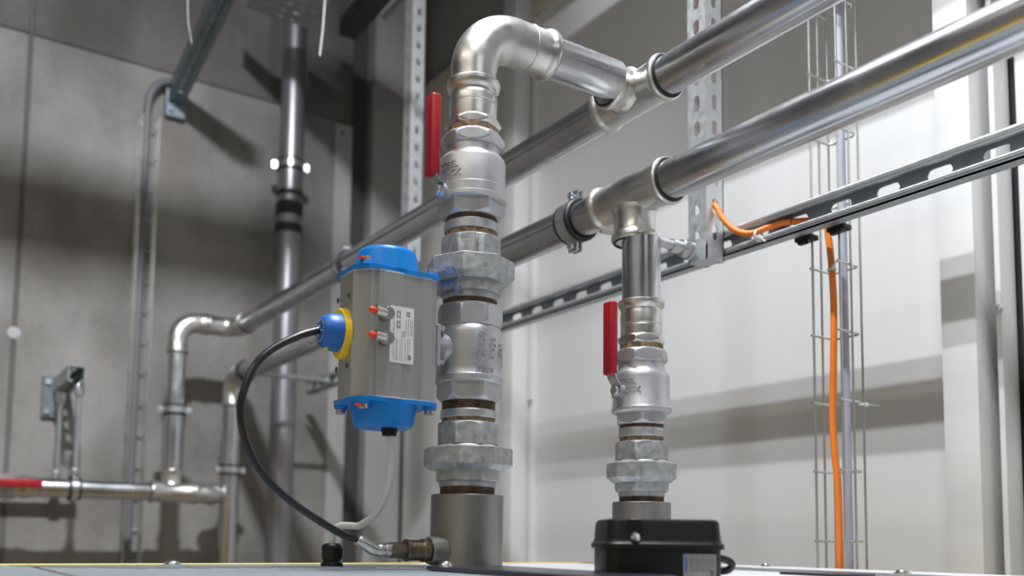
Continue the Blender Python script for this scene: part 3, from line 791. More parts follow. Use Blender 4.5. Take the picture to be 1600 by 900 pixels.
def tee(name, label, centre, run, branch, half, arm, group='press tees'):
    c = Vector(centre); u = Vector(run).normalized(); b = Vector(branch).normalized()
    t = thing(name, label, 'pipe tee', c, group)
    rows = collar_rows(half); rows = rows + [(2 * half - s, r) for s, r in reversed(rows)]
    bm = bmesh.new(); lathe(bm, rows, frame(c - u * half, u), 64); obj('run', bm, 'press', t, ang=50)
    rb = [(s, r) for s, r in collar_rows(arm - 0.040)] + [(arm - 0.0320, 0.0298), (arm - 0.0270, 0.0303), (arm - 0.0235, 0.0316), (arm - 0.0205, 0.0335)]
    bm = bmesh.new(); lathe(bm, rb, frame(c + b * arm, -b), 64); obj('branch', bm, 'press', t, ang=50)
    seal(t, c - u * half, u); seal(t, c + u * half, -u); seal(t, c + b * arm, -b)
    return t

# big elbow on the main riser; its spigot stands in the adapter collar
e, mouth = elbow('press_elbow', 'big shining elbow on top of the main riser', (X1, YR, 0.5715), (0, 0, 1), (1, 0, 0), 0.0595, ZU - 0.0595 - 0.5715, 0.0585, plain0=True, n=72)
bm = bmesh.new(); lathe(bm, [(0, 0.0294), (0.0008, 0.0304), (0.0026, 0.0304), (0.0034, 0.0294)], frame((0.6635, YR, ZU), (1, 0, 0)), 64, cap0=False, cap1=False); obj('press_bead', bm, 'press', e)
TB = 0.052       # arm of the upper tee towards the riser
pipe_thing('steel_pipe', 'short polished pipe bridging from big elbow to upper tee', mouth, (X2 - TB, YR, ZU))
tee('press_tee', 'press tee joining the upper main to the bridge pipe', (X2, YR + 0.013, ZU), (0, 1, 0), (-1, 0, 0), 0.066, TB)
pipe_thing('steel_pipe', 'upper main running off top right, bright beside the hanging strut', (X2, -1.2, ZU - 0.0), (X2, YR + 0.013 - 0.066, ZU))
YE = 2.775
pipe_thing('steel_pipe', 'upper main from its tee back to the concrete wall, behind the actuator', (X2, YR + 0.013 + 0.066, ZU), (X2, YE - 0.115, ZU - 0.004))
tee('press_tee', 'press tee of the lower main on top of the second riser', (X2, YR + 0.014, ZL), (0, 1, 0), (0, 0, -1), 0.072, 0.069)
pipe_thing('steel_pipe', 'lower main crossing the right half in front of the white wall', (X2, -1.2, ZL), (X2, YR + 0.014 - 0.072, ZL))
pipe_thing('steel_pipe', 'lower main from its tee back to the concrete wall, through rubber-lined clamps', (X2, YR + 0.014 + 0.072, ZL), (X2, YE - 0.085, ZL))
pipe_thing('steel_pipe', 'short dark polished pipe under the lower tee of the second riser', (X2, YR, 0.3368), (X2, YR, ZL - 0.069))
# far ends at the concrete wall
XA, ZH = 0.6830, 0.1285
e2, m2 = elbow('press_elbow', 'far elbow where the upper main meets the concrete wall', (X2, YE - 0.115, ZU - 0.004), (0, 1, 0), (-1, 0, 0), 0.050, 0.040, 0.048)
e3, m3 = elbow('press_elbow', 'far elbow turning the upper main down beside the mesh cable tray', m2 - Vector((0.001, 0, 0)), (-1, 0, 0), (0, 0, -1), 0.058, 0.022, 0.040)
XA = m3.x; YA = m3.y
pipe_thing('steel_pipe', 'drop pipe on the concrete wall nearer the grey conduit', (XA, YA, ZH + 0.068), (XA, YA, m3.z))
e4, m4 = elbow('press_elbow', 'far elbow turning the lower main down along the concrete wall', (X2, YE - 0.085, ZL), (0, 1, 0), (0, 0, -1), 0.050, 0.036, 0.042)
pipe_thing('steel_pipe', 'drop pipe on the concrete wall running down behind the machine', (m4.x, m4.y, -H), m4)
tee('press_tee', 'press tee joining the drop pipe to the low horizontal pipe', (XA, YA, ZH), (1, 0, 0), (0, 0, 1), 0.060, 0.068)
pipe_thing('steel_pipe', 'low horizontal pipe along the concrete wall from red-handled valve', (0.325, YA, ZH), (XA - 0.060, YA, ZH))
elbow('press_elbow', 'elbow ending the low horizontal pipe, turned into the wall', (XA + 0.0602, YA, ZH), (1, 0, 0), (0, 1, 0), 0.045, 0.030, 0.040)

# low pipe's valve at the left edge of the frame
t = thing('ball_valve', 'ball valve with horizontal red lever on low pipe at left edge', 'valve', (0.27, YA, ZH), 'stainless ball valves with red levers')
bm = bmesh.new(); fm = frame((0.12, YA, ZH), (1, 0, 0))
lathe(bm, [(0, 0.028), (0.05, 0.028), (0.052, 0.036), (0.075, 0.038), (0.11, 0.038), (0.125, 0.033), (0.13, 0.033)] + hexrows(0.132, 0.158, 0.036, 6), fm, 48); obj('body', bm, 'cast', t)
bm = bmesh.new(); lathe(bm, [(0.158, 0.030), (0.172, 0.030), (0.174, 0.033), (0.184, 0.034), (0.188, 0.031), (0.204, 0.030), (0.205, 0.0275)], fm, 48); obj('press_sleeve', bm, 'press', t)
bm = bmesh.new(); lathe(bm, [(0, 0.010), (0.018, 0.010)], frame((0.205, YA - 0.036, ZH + 0.006), (0, -1, 0)), 24); obj('stem_boss', bm, 'cast', t)
obj('lever_strip', nbox(0.195, 0.26, YA - 0.056, YA - 0.053, ZH - 0.002, ZH + 0.014), 'zinc', t)
obj('lever_sleeve', nbox(0.215, 0.338, YA - 0.061, YA - 0.050, ZH - 0.004, ZH + 0.018, 0.0035, 3), 'red', t, label='red vinyl lever sleeve')

# ---------------------------------------------------------------- pipe clamps
def clamp(name, label, c, ax, up, r=RP, wd=0.026, ears=True, group='rubber-lined pipe clamps'):
    """split ring around a pipe: rubber lining, steel band, two eared screw flanges along +-up"""
    c = Vector(c); a = Vector(ax).normalized(); u = Vector(up).normalized()
    t = thing(name, label, 'pipe clamp', c, group)
    m = frame(c - a * wd / 2, a, u)
    q = wd
    bm = bmesh.new()
    lathe(bm, [(-0.003, r + 0.0010), (-0.003, r + 0.0042), (-0.001, r + 0.0062), (0.004, r + 0.0062), (0.005, r + 0.0042), (q - 0.005, r + 0.0042), (q - 0.004, r + 0.0062), (q + 0.001, r + 0.0062), (q + 0.003, r + 0.0042), (q + 0.003, r + 0.0010)], m, 48, cap0=False, cap1=False)
    obj('rubber_lining', bm, 'rubber', t)
    bm = bmesh.new(); lathe(bm, [(0.0042, r + 0.004), (0.0042, r + 0.0066), (q - 0.0042, r + 0.0066), (q - 0.0042, r + 0.004)], m, 48, cap0=False, cap1=False)
    bd = obj('band', bm, 'zinc', t)
    if ears:
        for s in (1, -1):
            bm = bmesh.new()
            for k in (-1, 1):
                box(bm, s * (r + 0.005) if s > 0 else s * (r + 0.021), s * (r + 0.021) if s > 0 else s * (r + 0.005), k * 0.0045 - 0.0012, k * 0.0045 + 0.0012, 0.0045, q - 0.0045, mtx=m)
            e_ = obj('screw_flange', bm, 'zinc', t)
            b = bmesh.new()
            mm = m @ Matrix.Translation((s * (r + 0.013), -0.013, q / 2)) @ Matrix.Rotation(-pi / 2, 4, 'X')
            lathe(b, [(0, 0.0055), (0.004, 0.0055), (0.0045, 0.003), (0.026, 0.003)], mm, 16); obj('clamp_screw', b, 'zinc', e_)
    return t
YK = 1.085
clamp('pipe_clamp', 'rubber-lined clamp on the lower main beside the second riser', (X2, YK, ZL), (0, 1, 0), (0, 0.12, 1), wd=0.030)
clamp('pipe_clamp', 'rubber-lined clamp on the upper main above the blue actuator', (X2, 1.945, ZU - 0.0025), (0, 1, 0), (0, 0, 1))
clamp('pipe_clamp', 'dark clamp near the far end of the lower main', (X2, 2.665, ZL), (0, 1, 0), (0, 0, 1), ears=False)
clamp('pipe_clamp', 'clamp on the drop pipe beside the mesh cable tray', (XA, YA, 0.372), (0, 0, 1), (-1, 0.2, 0))
clamp('pipe_clamp', 'clamp with side lug on the drop pipe behind the machine', (m4.x, m4.y, 0.205), (0, 0, 1), (-1, -0.1, 0))
clamp('pipe_clamp', 'clamp hanging the low pipe from the front threaded rod', (0.425, YA, ZH), (1, 0, 0), (0, 1, 0), ears=False)

# standoff from the near clamp to the hanging strut
t = thing('clamp_standoff', 'zinc standoff bar with hex nut between lower clamp and hanging strut', 'standoff', (X2 + 0.04, YK - 0.02, ZL))
ys_ = 1.066
fm = frame((X2 + 0.0345, ys_, ZL - 0.004), (1, 0, -0.012))
bm = bmesh.new(); lathe(bm, hexrows(0, 0.030, 0.0115, 6, False, True) + [(0.0302, 0.0080), (0.150, 0.0080), (0.1502, 0.0105), (0.172, 0.0105)], fm, 36); obj('bar', bm, 'zinc', t)
bm = bmesh.new(); lathe(bm, hexrows(0.172, 0.188, 0.0155, 6, True, True), fm, 36); obj('hex_nut', bm, 'zinc', t)
bm = bmesh.new(); lathe(bm, [(0.188, 0.017), (0.1915, 0.017)], fm, 36); obj('washer', bm, 'zinc', t)

# ---------------------------------------------------------------- hanging struts and wall rail
SX, SY = 1.1205, 1.0535
t = thing('hanging_strut', 'bright slotted strut hanging from the ceiling by the orange cable', 'strut channel', (SX, SY, 0.468))
bm = strut(ZC - 0.468, pitch=0.045, phase=0.0245, slot=(0.0065, 0.0070), side=True, sslot=(0.0062, 0.0075))
place(bm, basis((0, 1, 0), (-1, 0, 0), (0, 0, 1), (SX, SY, 0.468)))
obj('channel', bm, 'galv', t, ang=25)
obj('foot_cap', nbox(SX - 0.019, SX + 0.019, SY - 0.019, SY + 0.019, 0.469, 0.473), 'zinc', t)
SX2, SY2 = 1.1205, 2.1037
t = thing('hanging_strut', 'slotted strut hanging from the ceiling near the corner, behind upper main', 'strut channel', (SX2, SY2, 0.735))
bm = strut(ZC - 0.735, pitch=0.0475, slot=(0.006, 0.0080), side=True, sslot=(0.006, 0.0055))
place(bm, basis((0, 1, 0), (-1, 0, 0), (0, 0, 1), (SX2, SY2, 0.735))); obj('channel', bm, 'galv', t, ang=25)
obj('foot_cap', nbox(SX2 - 0.019, SX2 + 0.019, SY2 - 0.019, SY2 + 0.019, 0.736, 0.740), 'zinc', t)

RX, RZ = 1.1530, 0.5020
t = thing('mounting_rail', 'long horizontal slotted rail passing behind both risers', 'rail', (RX, 0.9, RZ))
Lr = 4.06
bm = strut(Lr, wd=0.046, d=0.0215, pitch=0.0767, slot=(0.0083, 0.0100), phase=0.066, off=0.0018, lh=0.0100)
place(bm, basis((0, 0, 1), (1, 0, 0), (0, 1, 0), (RX, -1.2, RZ)))
for zg in (0.4815, 0.4868):          # rolled grooves along the lower lip
    box(bm, RX - 0.0115, RX - 0.0105, -1.2, 2.86, zg, zg + 0.0016)
obj('channel', bm, 'galv_rail_shaded', t, ang=25)
bm = bmesh.new(); rod(bm, (RX - 0.0072, -1.2, RZ + 0.0190), (RX - 0.0072, 2.86, RZ + 0.0190), 0.0052, 14); obj('lit_rolled_lip', bm, 'galv', t, ang=60)  # lighter galvanised tone paints the overhead light on the upper lip
bm = bmesh.new(); rod(bm, (RX - 0.0092, -1.2, RZ - 0.0135), (RX - 0.0092, 2.86, RZ - 0.0135), 0.0031, 14); obj('lit_rolled_lip', bm, 'galv', t, ang=60)  # same lighter tone for the lit edge of the lower lip

t = thing('clamp_standoff', 'dark standoff rod from the far lower clamp to the end of the rail', 'standoff', (X2 + 0.036, 2.665, ZL))
bm = bmesh.new(); rod(bm, (X2 + 0.0345, 2.665, ZL), (RX - 0.0125, 2.665, ZL), 0.008, 14); obj('bar', bm, 'galv_mid', t)
bm = bmesh.new(); lathe(bm, hexrows(0, 0.016, 0.0155, 6), frame((RX - 0.0295, 2.665, ZL), (1, 0, 0)), 24); obj('hex_nut', bm, 'galv_mid', t)

# ---------------------------------------------------------------- basket tray with cables
TX0, TX1, TY0, TY1 = 1.1905, 1.2390, 0.8470, 0.8960
t = thing('wire_basket_tray', 'vertical wire basket tray standing before the white wall', 'cable tray', (TX0, TY0, -1.2))
lw = [(TX0, TY1), ((TX0 + TX1) / 2, TY1 + 0.0022), (TX1, TY1 + 0.0022), (TX0, TY0), ((TX0 + TX1) / 2, TY0 - 0.0022), (TX1, TY0 - 0.0022), (TX1 + 0.0022, (TY0 + TY1) / 2)]
for x, y in lw:
    bm = bmesh.new(); rod(bm, (x, y, -1.2), (x, y, ZC - 0.02), 0.0020, 10); obj('long_wire', bm, 'wire', t)
zz = 0.4315
rungs = []
z = zz + 0.1065 * 17
while z > -1.1:
    rungs.append(z); z -= 0.1065
first = None
for z in rungs:
    if first is None:
        bm = bmesh.new(); r_ = 0.0019
        P = [(TX0 - 0.006, TY1, z), (TX1 - 0.006, TY1, z), (TX1, TY1 - 0.006, z), (TX1, TY0 + 0.006, z), (TX1 - 0.006, TY0, z), (TX0 - 0.006, TY0, z)]
        sec = []
        for i, p in enumerate(P):
            tt = Vector(P[min(i + 1, 5)]) - Vector(P[max(i - 1, 0)])
            sec.append((p, tt, r_))
        sweep(bm, sec, 8, ref=(0, 0, 1)); first = obj('cross_wire', bm, 'wire', t); z_first = z
    else:
        c = first.copy(); C.objects.link(c); c.parent = t; c.location = (0, 0, z - z_first)
bm = cable([(1.226, 0.8650, z) for z in (2.2, 1.6, 1.1, 0.75, 0.5, 0.34, 0.2, 0.05, -0.1, -0.6)], 0.0056, 12)
tag(rebase(obj('grey_cable', bm, 'cable_g'), (1.226, 0.865, -0.6)), 'pale grey cable running down inside the wire basket tray', 'cable')
# orange cable: inside the strut, out through a slot, along the rail, down the tray
bm = cable([(1.113, 1.056, 2.2), (1.113, 1.056, 1.3), (1.114, 1.056, 0.80), (1.118, 1.055, 0.66), (1.1206, 1.044, 0.5785), (1.1206, 1.0290, 0.5560), (1.122, 1.0165, 0.5330), (1.127, 0.995, 0.5090), (1.134, 0.970, 0.4985), (1.147, 0.948, 0.5040), (1.152, 0.925, 0.5060), (1.157, 0.908, 0.5045)], 0.0052, 14)
rest = cable([(1.1880, 0.8800, 0.5060), (1.1935, 0.8720, 0.498), (1.1950, 0.8690, 0.475), (1.195, 0.8650, 0.430), (1.195, 0.8625, 0.36), (1.195, 0.8660, 0.245), (1.195, 0.8680, 0.19), (1.195, 0.8650, 0.13), (1.196, 0.8620, 0.09), (1.196, 0.8610, -0.03), (1.196, 0.8610, -0.5)], 0.0052, 14)
me = bpy.data.meshes.new('tmp'); rest.to_mesh(me); rest.free(); bm.from_mesh(me); bpy.data.meshes.remove(me)
mid = cable([(1.157, 0.908, 0.5045), (1.163, 0.900, 0.5040), (1.172, 0.891, 0.5045), (1.1880, 0.8800, 0.5060)], 0.0052, 14)
me = bpy.data.meshes.new('tmp'); mid.to_mesh(me); mid.free(); bm.from_mesh(me); bpy.data.meshes.remove(me)
tag(rebase(obj('orange_cable', bm, 'cable_o'), (1.119, 1.03, 0.5)), 'orange cable leaving the strut, crossing the rail and dropping down the tray', 'cable')
def tie(label, c, ax, r, tail):
    t = thing('cable_tie', label, 'cable tie', c)
    bm = bmesh.new(); lathe(bm, [(0, r), (0, r + 0.0012), (0.0036, r + 0.0012), (0.0036, r)], frame(Vector(c) - Vector(ax) * 0.0018, ax), 20, cap0=False, cap1=False); obj('band', bm, 'tie', t)
    d = Vector(tail).normalized(); a = Vector(c) + d * r
    bm = bmesh.new(); box(bm, -0.0028, 0.0028, -0.0025, 0.0025, -0.001, 0.004, 0.0006, 1, mtx=frame(a, d)); h = obj('head', bm, 'tie', t)
    bm = bmesh.new(); rod(bm, a + d * 0.003, a + d * 0.020, 0.0011, 8); obj('tail', bm, 'tie', t)
tie('white cable tie holding the orange cable to the rail lip', (1.1395, 0.9590, 0.4925), (0, 1, 0), 0.0085, (-0.3, -0.7, -0.55))
tie('white cable tie round the orange cable at the top tray rung', (1.195, 0.8645, 0.4235), (0, 0, 1), 0.0056, (-0.4, -0.6, 0.3))
tie('white cable tie on the tray side with its tail sticking out', (1.236, 0.8450, 0.2150), (0, 0, 1), 0.0045, (0.6, -0.75, -0.1))
def clip(label, x, y):
    t = thing('tray_clip', label, 'clip', (x, y, 0.476))
    obj('clip_body', nbox(x - 0.006, x + 0.016, y - 0.016, y + 0.014, 0.4755, 0.4838, 0.0015, 2), 'blackp', t)
    obj('clip_nut', nbox(x - 0.008, x + 0.002, y - 0.007, y + 0.007, 0.4695, 0.4755, 0.001, 1), 'blackp', t)
clip('black clip under the rail at the left tray wire', 1.178, 0.902)
clip('black clip under the rail at the right tray wires', 1.178, 0.8430)

# ---------------------------------------------------------------- sensor connector, cables and gland at the machine top
yc_, zc_ = YR - 0.008, -0.0125
t = thing('sensor_connector', 'knurled sensor connector screwed into the main socket\'s side port', 'connector', (X1 - 0.0585, yc_, zc_))
fm = frame((X1 - 0.0580, yc_, zc_), (-1, 0, 0))
lathe_obj('sensor_body', [(0, 0.0125), (0.003, 0.0135), (0.008, 0.0135), (0.010, 0.0115)], fm, 'brass', t, n=48)
bm = bmesh.new(); rr = [(0.010, 0.0105), (0.0105, 0.0118)]
s = 0.0115
while s < 0.024: rr += [(s, 0.0120), (s + 0.0009, 0.0111), (s + 0.0018, 0.0120)]; s += 0.0024
rr += [(0.0255, 0.0120), (0.0265, 0.0128), (0.0300, 0.0128), (0.0310, 0.0110)]
lathe(bm, rr, fm, 48); obj('knurled_nut', bm, 'brass', t)
lathe_obj('hex_nut', hexrows(0.0310, 0.0505, 0.0096, 6, False, True), fm @ Matrix.Rotation(0.3, 4, 'Z'), 'brass', t, n=36)
lathe_obj('lock_ring', [(0.0505, 0.0085), (0.0550, 0.0085), (0.0560, 0.0075)], fm, 'nickel', t, n=32)
p0 = Vector((X1 - 0.058 - 0.056, yc_, zc_))
bm = bmesh.new()
sec = [(p0, (-1, 0, 0), 0.0072), (p0 + Vector((-0.008, 0, 0.0002)), (-1, 0, 0.05), 0.0078), (p0 + Vector((-0.010, 0, 0.0004)), (-1, 0, .1), 0.0068), (p0 + Vector((-0.012, 0, 0.0008)), (-1, 0, .2), 0.0072), (p0 + Vector((-0.017, 0, 0.0025)), (-1, 0, .4), 0.0076), (p0 + Vector((-0.021, 0, 0.0045)), (-1, 0, .55), 0.0066), (p0 + Vector((-0.024, 0, 0.0063)), (-1, 0, .6), 0.0070), (p0 + Vector((-0.033, 0, 0.0115)), (-1, 0, .62), 0.0064), (p0 + Vector((-0.034, 0, 0.0121)), (-1, 0, .62), 0.0050)]
sweep(bm, sec, 28); obj('angled_sleeve', bm, 'nickel', t, ang=50)
pe = p0 + Vector((-0.034, 0, 0.0121))
yy = yc_ + 0.001
ctr = [pe + Vector((-0.001, 0, 0.0006)), (0.421, yy, 0.0030), (0.391, yy, 0.0182), (0.3539, yy, 0.0409), (0.325, yy, 0.0668), (0.3075, yy, 0.096), (0.2996, yy, 0.1256), (0.3012, yy, 0.1493), (0.314, yy + .002, 0.1812), (0.3343, yy + .005, 0.2023), (0.3626, yy + .008, 0.2200), (0.3870, YR + 0.004, 0.2305)]
bm = cable(ctr, 0.0042, 14, 12)
tag(rebase(obj('black_cable', bm, 'cable_k'), (0.30, yy, 0.13)), 'black cable looping from the blue indicator dome down to the sensor connector', 'cable')
GX, GY = 0.4490, 1.0285
t = thing('cable_gland', 'black plastic cable gland on the machine top with white cable', 'cable gland', (GX, GY, ZM))
mm = Matrix.Translation((GX, GY, 0)) @ Matrix.Rotation(0.2, 4, 'Z')
lathe_obj('lock_nut', hexrows(ZM, ZM + 0.0055, 0.0148, 6, False, True), mm, 'blackp', t, n=48)
lathe_obj('gland_body', [(ZM + 0.0055, 0.011), (ZM + 0.0085, 0.011)] + hexrows(ZM + 0.0085, ZM + 0.0225, 0.0138, 6, True, False), mm, 'blackp', t, n=48)
lathe_obj('dome_nut', [(ZM + 0.0225, 0.0130), (ZM + 0.026, 0.0120), (ZM + 0.0285, 0.0085), (ZM + 0.0287, 0.0050)], mm, 'blackp', t, n=48)
bm = cable([(GX, GY, ZM + 0.026), (GX + 0.0004, GY, 0.003), (GX + 0.001, GY - 0.002, 0.010), (GX + 0.006, GY - 0.008, 0.0150), (GX + 0.013, GY - 0.018, 0.0155), (GX + 0.020, GY - 0.028, 0.0150), (0.4695, 0.985, 0.0185), (0.4750, 0.962, 0.030), (0.4790, 0.945, 0.055), (0.4785, 0.934, 0.089), (0.4745, 0.933, 0.1175)], 0.0042, 14, 12)
tag(rebase(obj('white_cable', bm, 'cable_w'), (GX, GY, 0)), 'white cable curving from the black gland up to the actuator base', 'cable')

# ---------------------------------------------------------------- black motor terminal box
BX0, BX1, BY0, BY1 = 0.615, 0.735, 0.612, 0.690
BA = R(-10)
bc = Vector((0.640, 0.672, 0))
bmx = Matrix.Translation(bc) @ Matrix.Rotation(R(-30), 4, 'Z')
t = thing('terminal_box', 'black plastic terminal box with rounded lid in the foreground', 'terminal box', (bc.x, bc.y, ZM))
def rbox(bm, hx, hy, r, rows, mtx, k=6):
    """rounded-rectangle tower; rows: (z, grow)"""
    rings = []
    for z, g in rows:
        ring = []
        for cx, cy, a0 in ((hx - r, hy - r, 0), (-hx + r, hy - r, pi / 2), (-hx + r, -hy + r, pi), (hx - r, -hy + r, 3 * pi / 2)):
            for i in range(k + 1):
                a = a0 + pi / 2 * i / k
                ring.append(bm.verts.new(mtx @ Vector((cx + (r + g) * math.cos(a), cy + (r + g) * math.sin(a), z))))
        rings.append(ring)
    n = len(rings[0])
    for a, b in zip(rings, rings[1:]):
        for i in range(n):
            j = (i + 1) % n; bm.faces.new((a[i], a[j], b[j], b[i]))
    bm.faces.new(list(reversed(rings[0]))); bm.faces.new(rings[-1]); return bm
hx, hy = 0.0560, 0.044
obj('base', rbox(bmesh.new(), hx, hy, 0.014, [(ZM + 0.0006, 0), (-0.0065, 0.0)], bmx), 'blackp', t)
obj('lid', rbox(bmesh.new(), hx, hy, 0.014, [(-0.0065, 0.0005), (-0.0060, 0.0035), (-0.0015, 0.0035), (0.0000, 0.0015), (0.003, 0.0003), (0.0185, -0.0012), (0.0210, -0.0022), (0.0225, -0.0050)], bmx), 'blackp', t)
bm = bmesh.new(); lathe(bm, [(0, 0.0048), (0.001, 0.0048), (0.0028, 0.003), (0.003, 0)], frame(bmx @ Vector((-0.0300, -hy - 0.0006, 0.0052)), bmx.to_3x3() @ Vector((0, -1, 0.3))), 20)
obj('lid_screw', bm, 'nickel', t)
obj('screw_recess', nbox(-0.0365, -0.0235, -hy - 0.0012, -hy + 0.01, 0.003, 0.0225, 0.001, 1, mtx=bmx), 'blackp', t)
lb = obj('rating_label', nbox(0.0160, 0.0475, -hy - 0.0006, -hy + 0.002, -0.0332, -0.0105, mtx=bmx), M['label_grey'], t, label='grey printed rating label')
bm = bmesh.new()
def bar2(x0, x1, z0, z1): box(bm, 0.0160 + x0, 0.0160 + x1, -hy - 0.0008, -hy - 0.0005, -0.0345 + z0, -0.0345 + z1, mtx=bmx)
rl_ = random.Random(5)
for z in (0.0215, 0.0190, 0.0172, 0.0155, 0.0138, 0.0120, 0.0100, 0.0080):
    x = 0.0055
    while x < 0.028:
        h_ = rl_.uniform(0.002, 0.006); bar2(x, min(x + h_, 0.030), z, z + 0.0007); x += h_ + 0.001
bar2(0.026, 0.029, 0.004, 0.009)
obj('label_line', bm, 'print', lb, kind='stuff')
obj('label_stripe', nbox(0.0177, 0.0195, -hy - 0.0008, -hy - 0.0005, -0.028, -0.0125, mtx=bmx), 'bluep', lb, label='blue stripe')
q = lambda x, y, z: bmx @ Vector((x, y, z))
bm = cable([q(0.0555, -0.02, -0.0145), q(0.0625, -0.019, -0.0150), q(0.069, -0.019, -0.0175), q(0.0715, -0.018, -0.0215), q(0.068, -0.016, -0.0260), q(0.0605, -0.013, -0.0275), q(0.0557, -0.010, -0.0275)], 0.0036, 14)
tag(rebase(obj('cable_loop', bm, 'cable_k'), q(0.07, -0.02, -0.02)), 'short black cable loop at the right side of the terminal box', 'cable')

# ---------------------------------------------------------------- left side: services on the concrete wall
# grey riser pipe with couplings
BXp, BYp, BR = 1.066, 2.875, 0.0395
pipe_thing('riser_pipe', 'thick grey riser pipe with black rubber couplings on the concrete wall', (BXp, BYp, -H), (BXp, BYp, ZC), BR, 'grey_pipe')
def coupling(label, z0, z1, bands):
    t = thing('pipe_coupling', label, 'pipe coupling', (BXp, BYp, z0))
    bm = bmesh.new(); tube(bm, (BXp, BYp, z0), (BXp, BYp, z1), BR + 0.0035, BR + 0.0003, 48); obj('sleeve', bm, 'grey_pipe', t)
    for a, b in bands:
        bm = bmesh.new(); tube(bm, (BXp, BYp, a), (BXp, BYp, b), BR + 0.0065, BR + 0.0036, 48); obj('rubber_band', bm, 'rubber', t)
coupling('coupling with three black rubber bands on the thick riser pipe', 1.010, 1.170, [(1.015, 1.045), (1.075, 1.118), (1.142, 1.158)])
clamp('pipe_clamp', 'dark clamp on the thick riser pipe above its rubber coupling', (BXp, BYp, 1.25), (0, 0, 1), (-1, 0.3, 0), r=BR, wd=0.032)

# mesh ladder tray with conduit
LX0, LX1 = 0.600, 0.652
t = thing('wall_basket_tray', 'narrow wire basket tray fixed up the concrete wall', 'cable tray', (LX0, 2.96, -H))
for x, y in ((LX0, 2.945), (LX1, 2.945), (LX0, 2.985), (LX1, 2.985), ((LX0 + LX1) / 2, 2.987)):
    bm = bmesh.new(); rod(bm, (x, y, -H), (x, y, 1.335), 0.0032 if y < 2.96 else 0.0025, 8); obj('long_wire', bm, 'wire', t)
first = None
z = 1.30
while z > -0.2:
    if first is None:
        bm = bmesh.new()
        P = [(LX0, 2.940, z), (LX0, 2.985, z), (LX1, 2.985, z), (LX1, 2.940, z)]
        for a, b in zip(P, P[1:]): rod(bm, a, b, 0.0024, 8)
        first = obj('cross_wire', bm, 'wire', t); zf = z
    else:
        c = first.copy(); C.objects.link(c); c.parent = t; c.location = (0, 0, z - zf)
    z -= 0.0985
bm = cable([(0.617, 2.966, -H), (0.617, 2.966, 0.2), (0.617, 2.966, 0.8), (0.617, 2.966, 1.25), (0.618, 2.966, 1.37), (0.628, 2.966, 1.425), (0.655, 2.966, 1.462), (0.688, 2.966, 1.474)], 0.0125, 16, 8)
tag(rebase(obj('grey_conduit', bm, 'conduit'), (0.617, 2.966, -H)), 'grey conduit in the wall basket tray bending into the sloping strut', 'conduit')

# sloping cantilever strut under the overhead tray
t = thing('cantilever_strut', 'dark slotted cantilever strut rising from the concrete wall at top left', 'strut channel', (0.706, 2.99, 1.42))
a = Vector((0.706, 2.990, 1.435)); b = Vector((0.702, 2.20, 1.575)); dz = (b - a).normalized()
bm = strut((b - a).length, wd=0.052, d=0.05, pitch=0.030, slot=(0.0072, 0.0010), back=True, side=False)
xx = dz.cross(Vector((0, 0, 1))).normalized(); yv = dz.cross(xx).normalized()
place(bm, basis(xx, yv, dz, a)); 
obj('channel', bm, 'galv_dark', t, ang=25)
obj('wall_foot', nbox(0.674, 0.738, 2.975, 2.9985, 1.365, 1.475, 0.002, 1), 'galv_dark', t)
bm = bmesh.new(); lathe(bm, hexrows(0, 0.010, 0.009, 6, False, True), frame((0.692, 2.975, 1.385), (0, -1, 0)), 24); obj('anchor_bolt', bm, 'zinc', t)

# overhead perforated cable tray
t = thing('overhead_cable_tray', 'perforated metal cable tray overhead at the top edge', 'cable tray', (0.95, 2.3, 1.672))
TW0, TW1, TYe, TZ = 0.850, 1.057, 2.74, 1.672
bm = bmesh.new(); nC = 5; cw = (TW1 - TW0) / nC; py = 0.040
y = TYe
k = 0
while y > 1.9:
    for c in range(nC):
        horiz = (c + k) % 2 == 0
        slot_cell(bm, TW0 + cw * (c + 0.5), -(y - py / 2), cw, py, 0.0050 if horiz else 0.0065, 0.0110 if horiz else 0.002, 0, 0.0015, horiz=True, N=10)
    y -= py; k += 1
place(bm, basis((1, 0, 0), (0, 0, 1), (0, -1, 0), (0, 0, TZ)))
obj('perforated_base', bm, 'galv_dull', t)
obj('plain_base', nbox(TW0, TW1, -0.6, y, TZ, TZ + 0.0015), 'galv_dull', t)  # made solid out of view, to keep light streaks off the wall
for x0 in (TW0 - 0.0015, TW1): obj('side_rail', nbox(x0, x0 + 0.0015, -0.6, TYe, TZ, TZ + 0.06), 'galv_dull', t)
bm = bmesh.new(); lathe(bm, [(0, 0.007), (0.004, 0.006), (0.005, 0)], frame((TW1 - 0.02, TYe - 0.02, TZ), (0, 0, -1)), 16); obj('tray_bolt', bm, 'nickel', t)
for yy2 in (0.3, 1.5, 2.45):
    bm = bmesh.new(); rod(bm, (TW0 - 0.006, yy2, TZ), (TW0 - 0.006, yy2, ZC), 0.004, 8); obj('hanger_rod', bm, 'zinc', t)
# dark cable duct to its right
t = thing('cable_duct', 'black cable duct ending overhead near the corner', 'cable duct', (1.225, 2.78, 1.73))
obj('duct', nbox(1.195, 1.255, 1.2, 2.80, 1.722, 1.785, 0.002, 1), 'post', t)
obj('cover', nbox(1.192, 1.258, 1.2, 2.76, 1.785, 1.791, 0.001, 1), 'galv_dull', t)
for yy2 in (1.4, 2.6):
    bm = bmesh.new(); rod(bm, (1.225, yy2, 1.791), (1.225, yy2, ZC), 0.004, 8); obj('hanger_rod', bm, 'zinc', t)
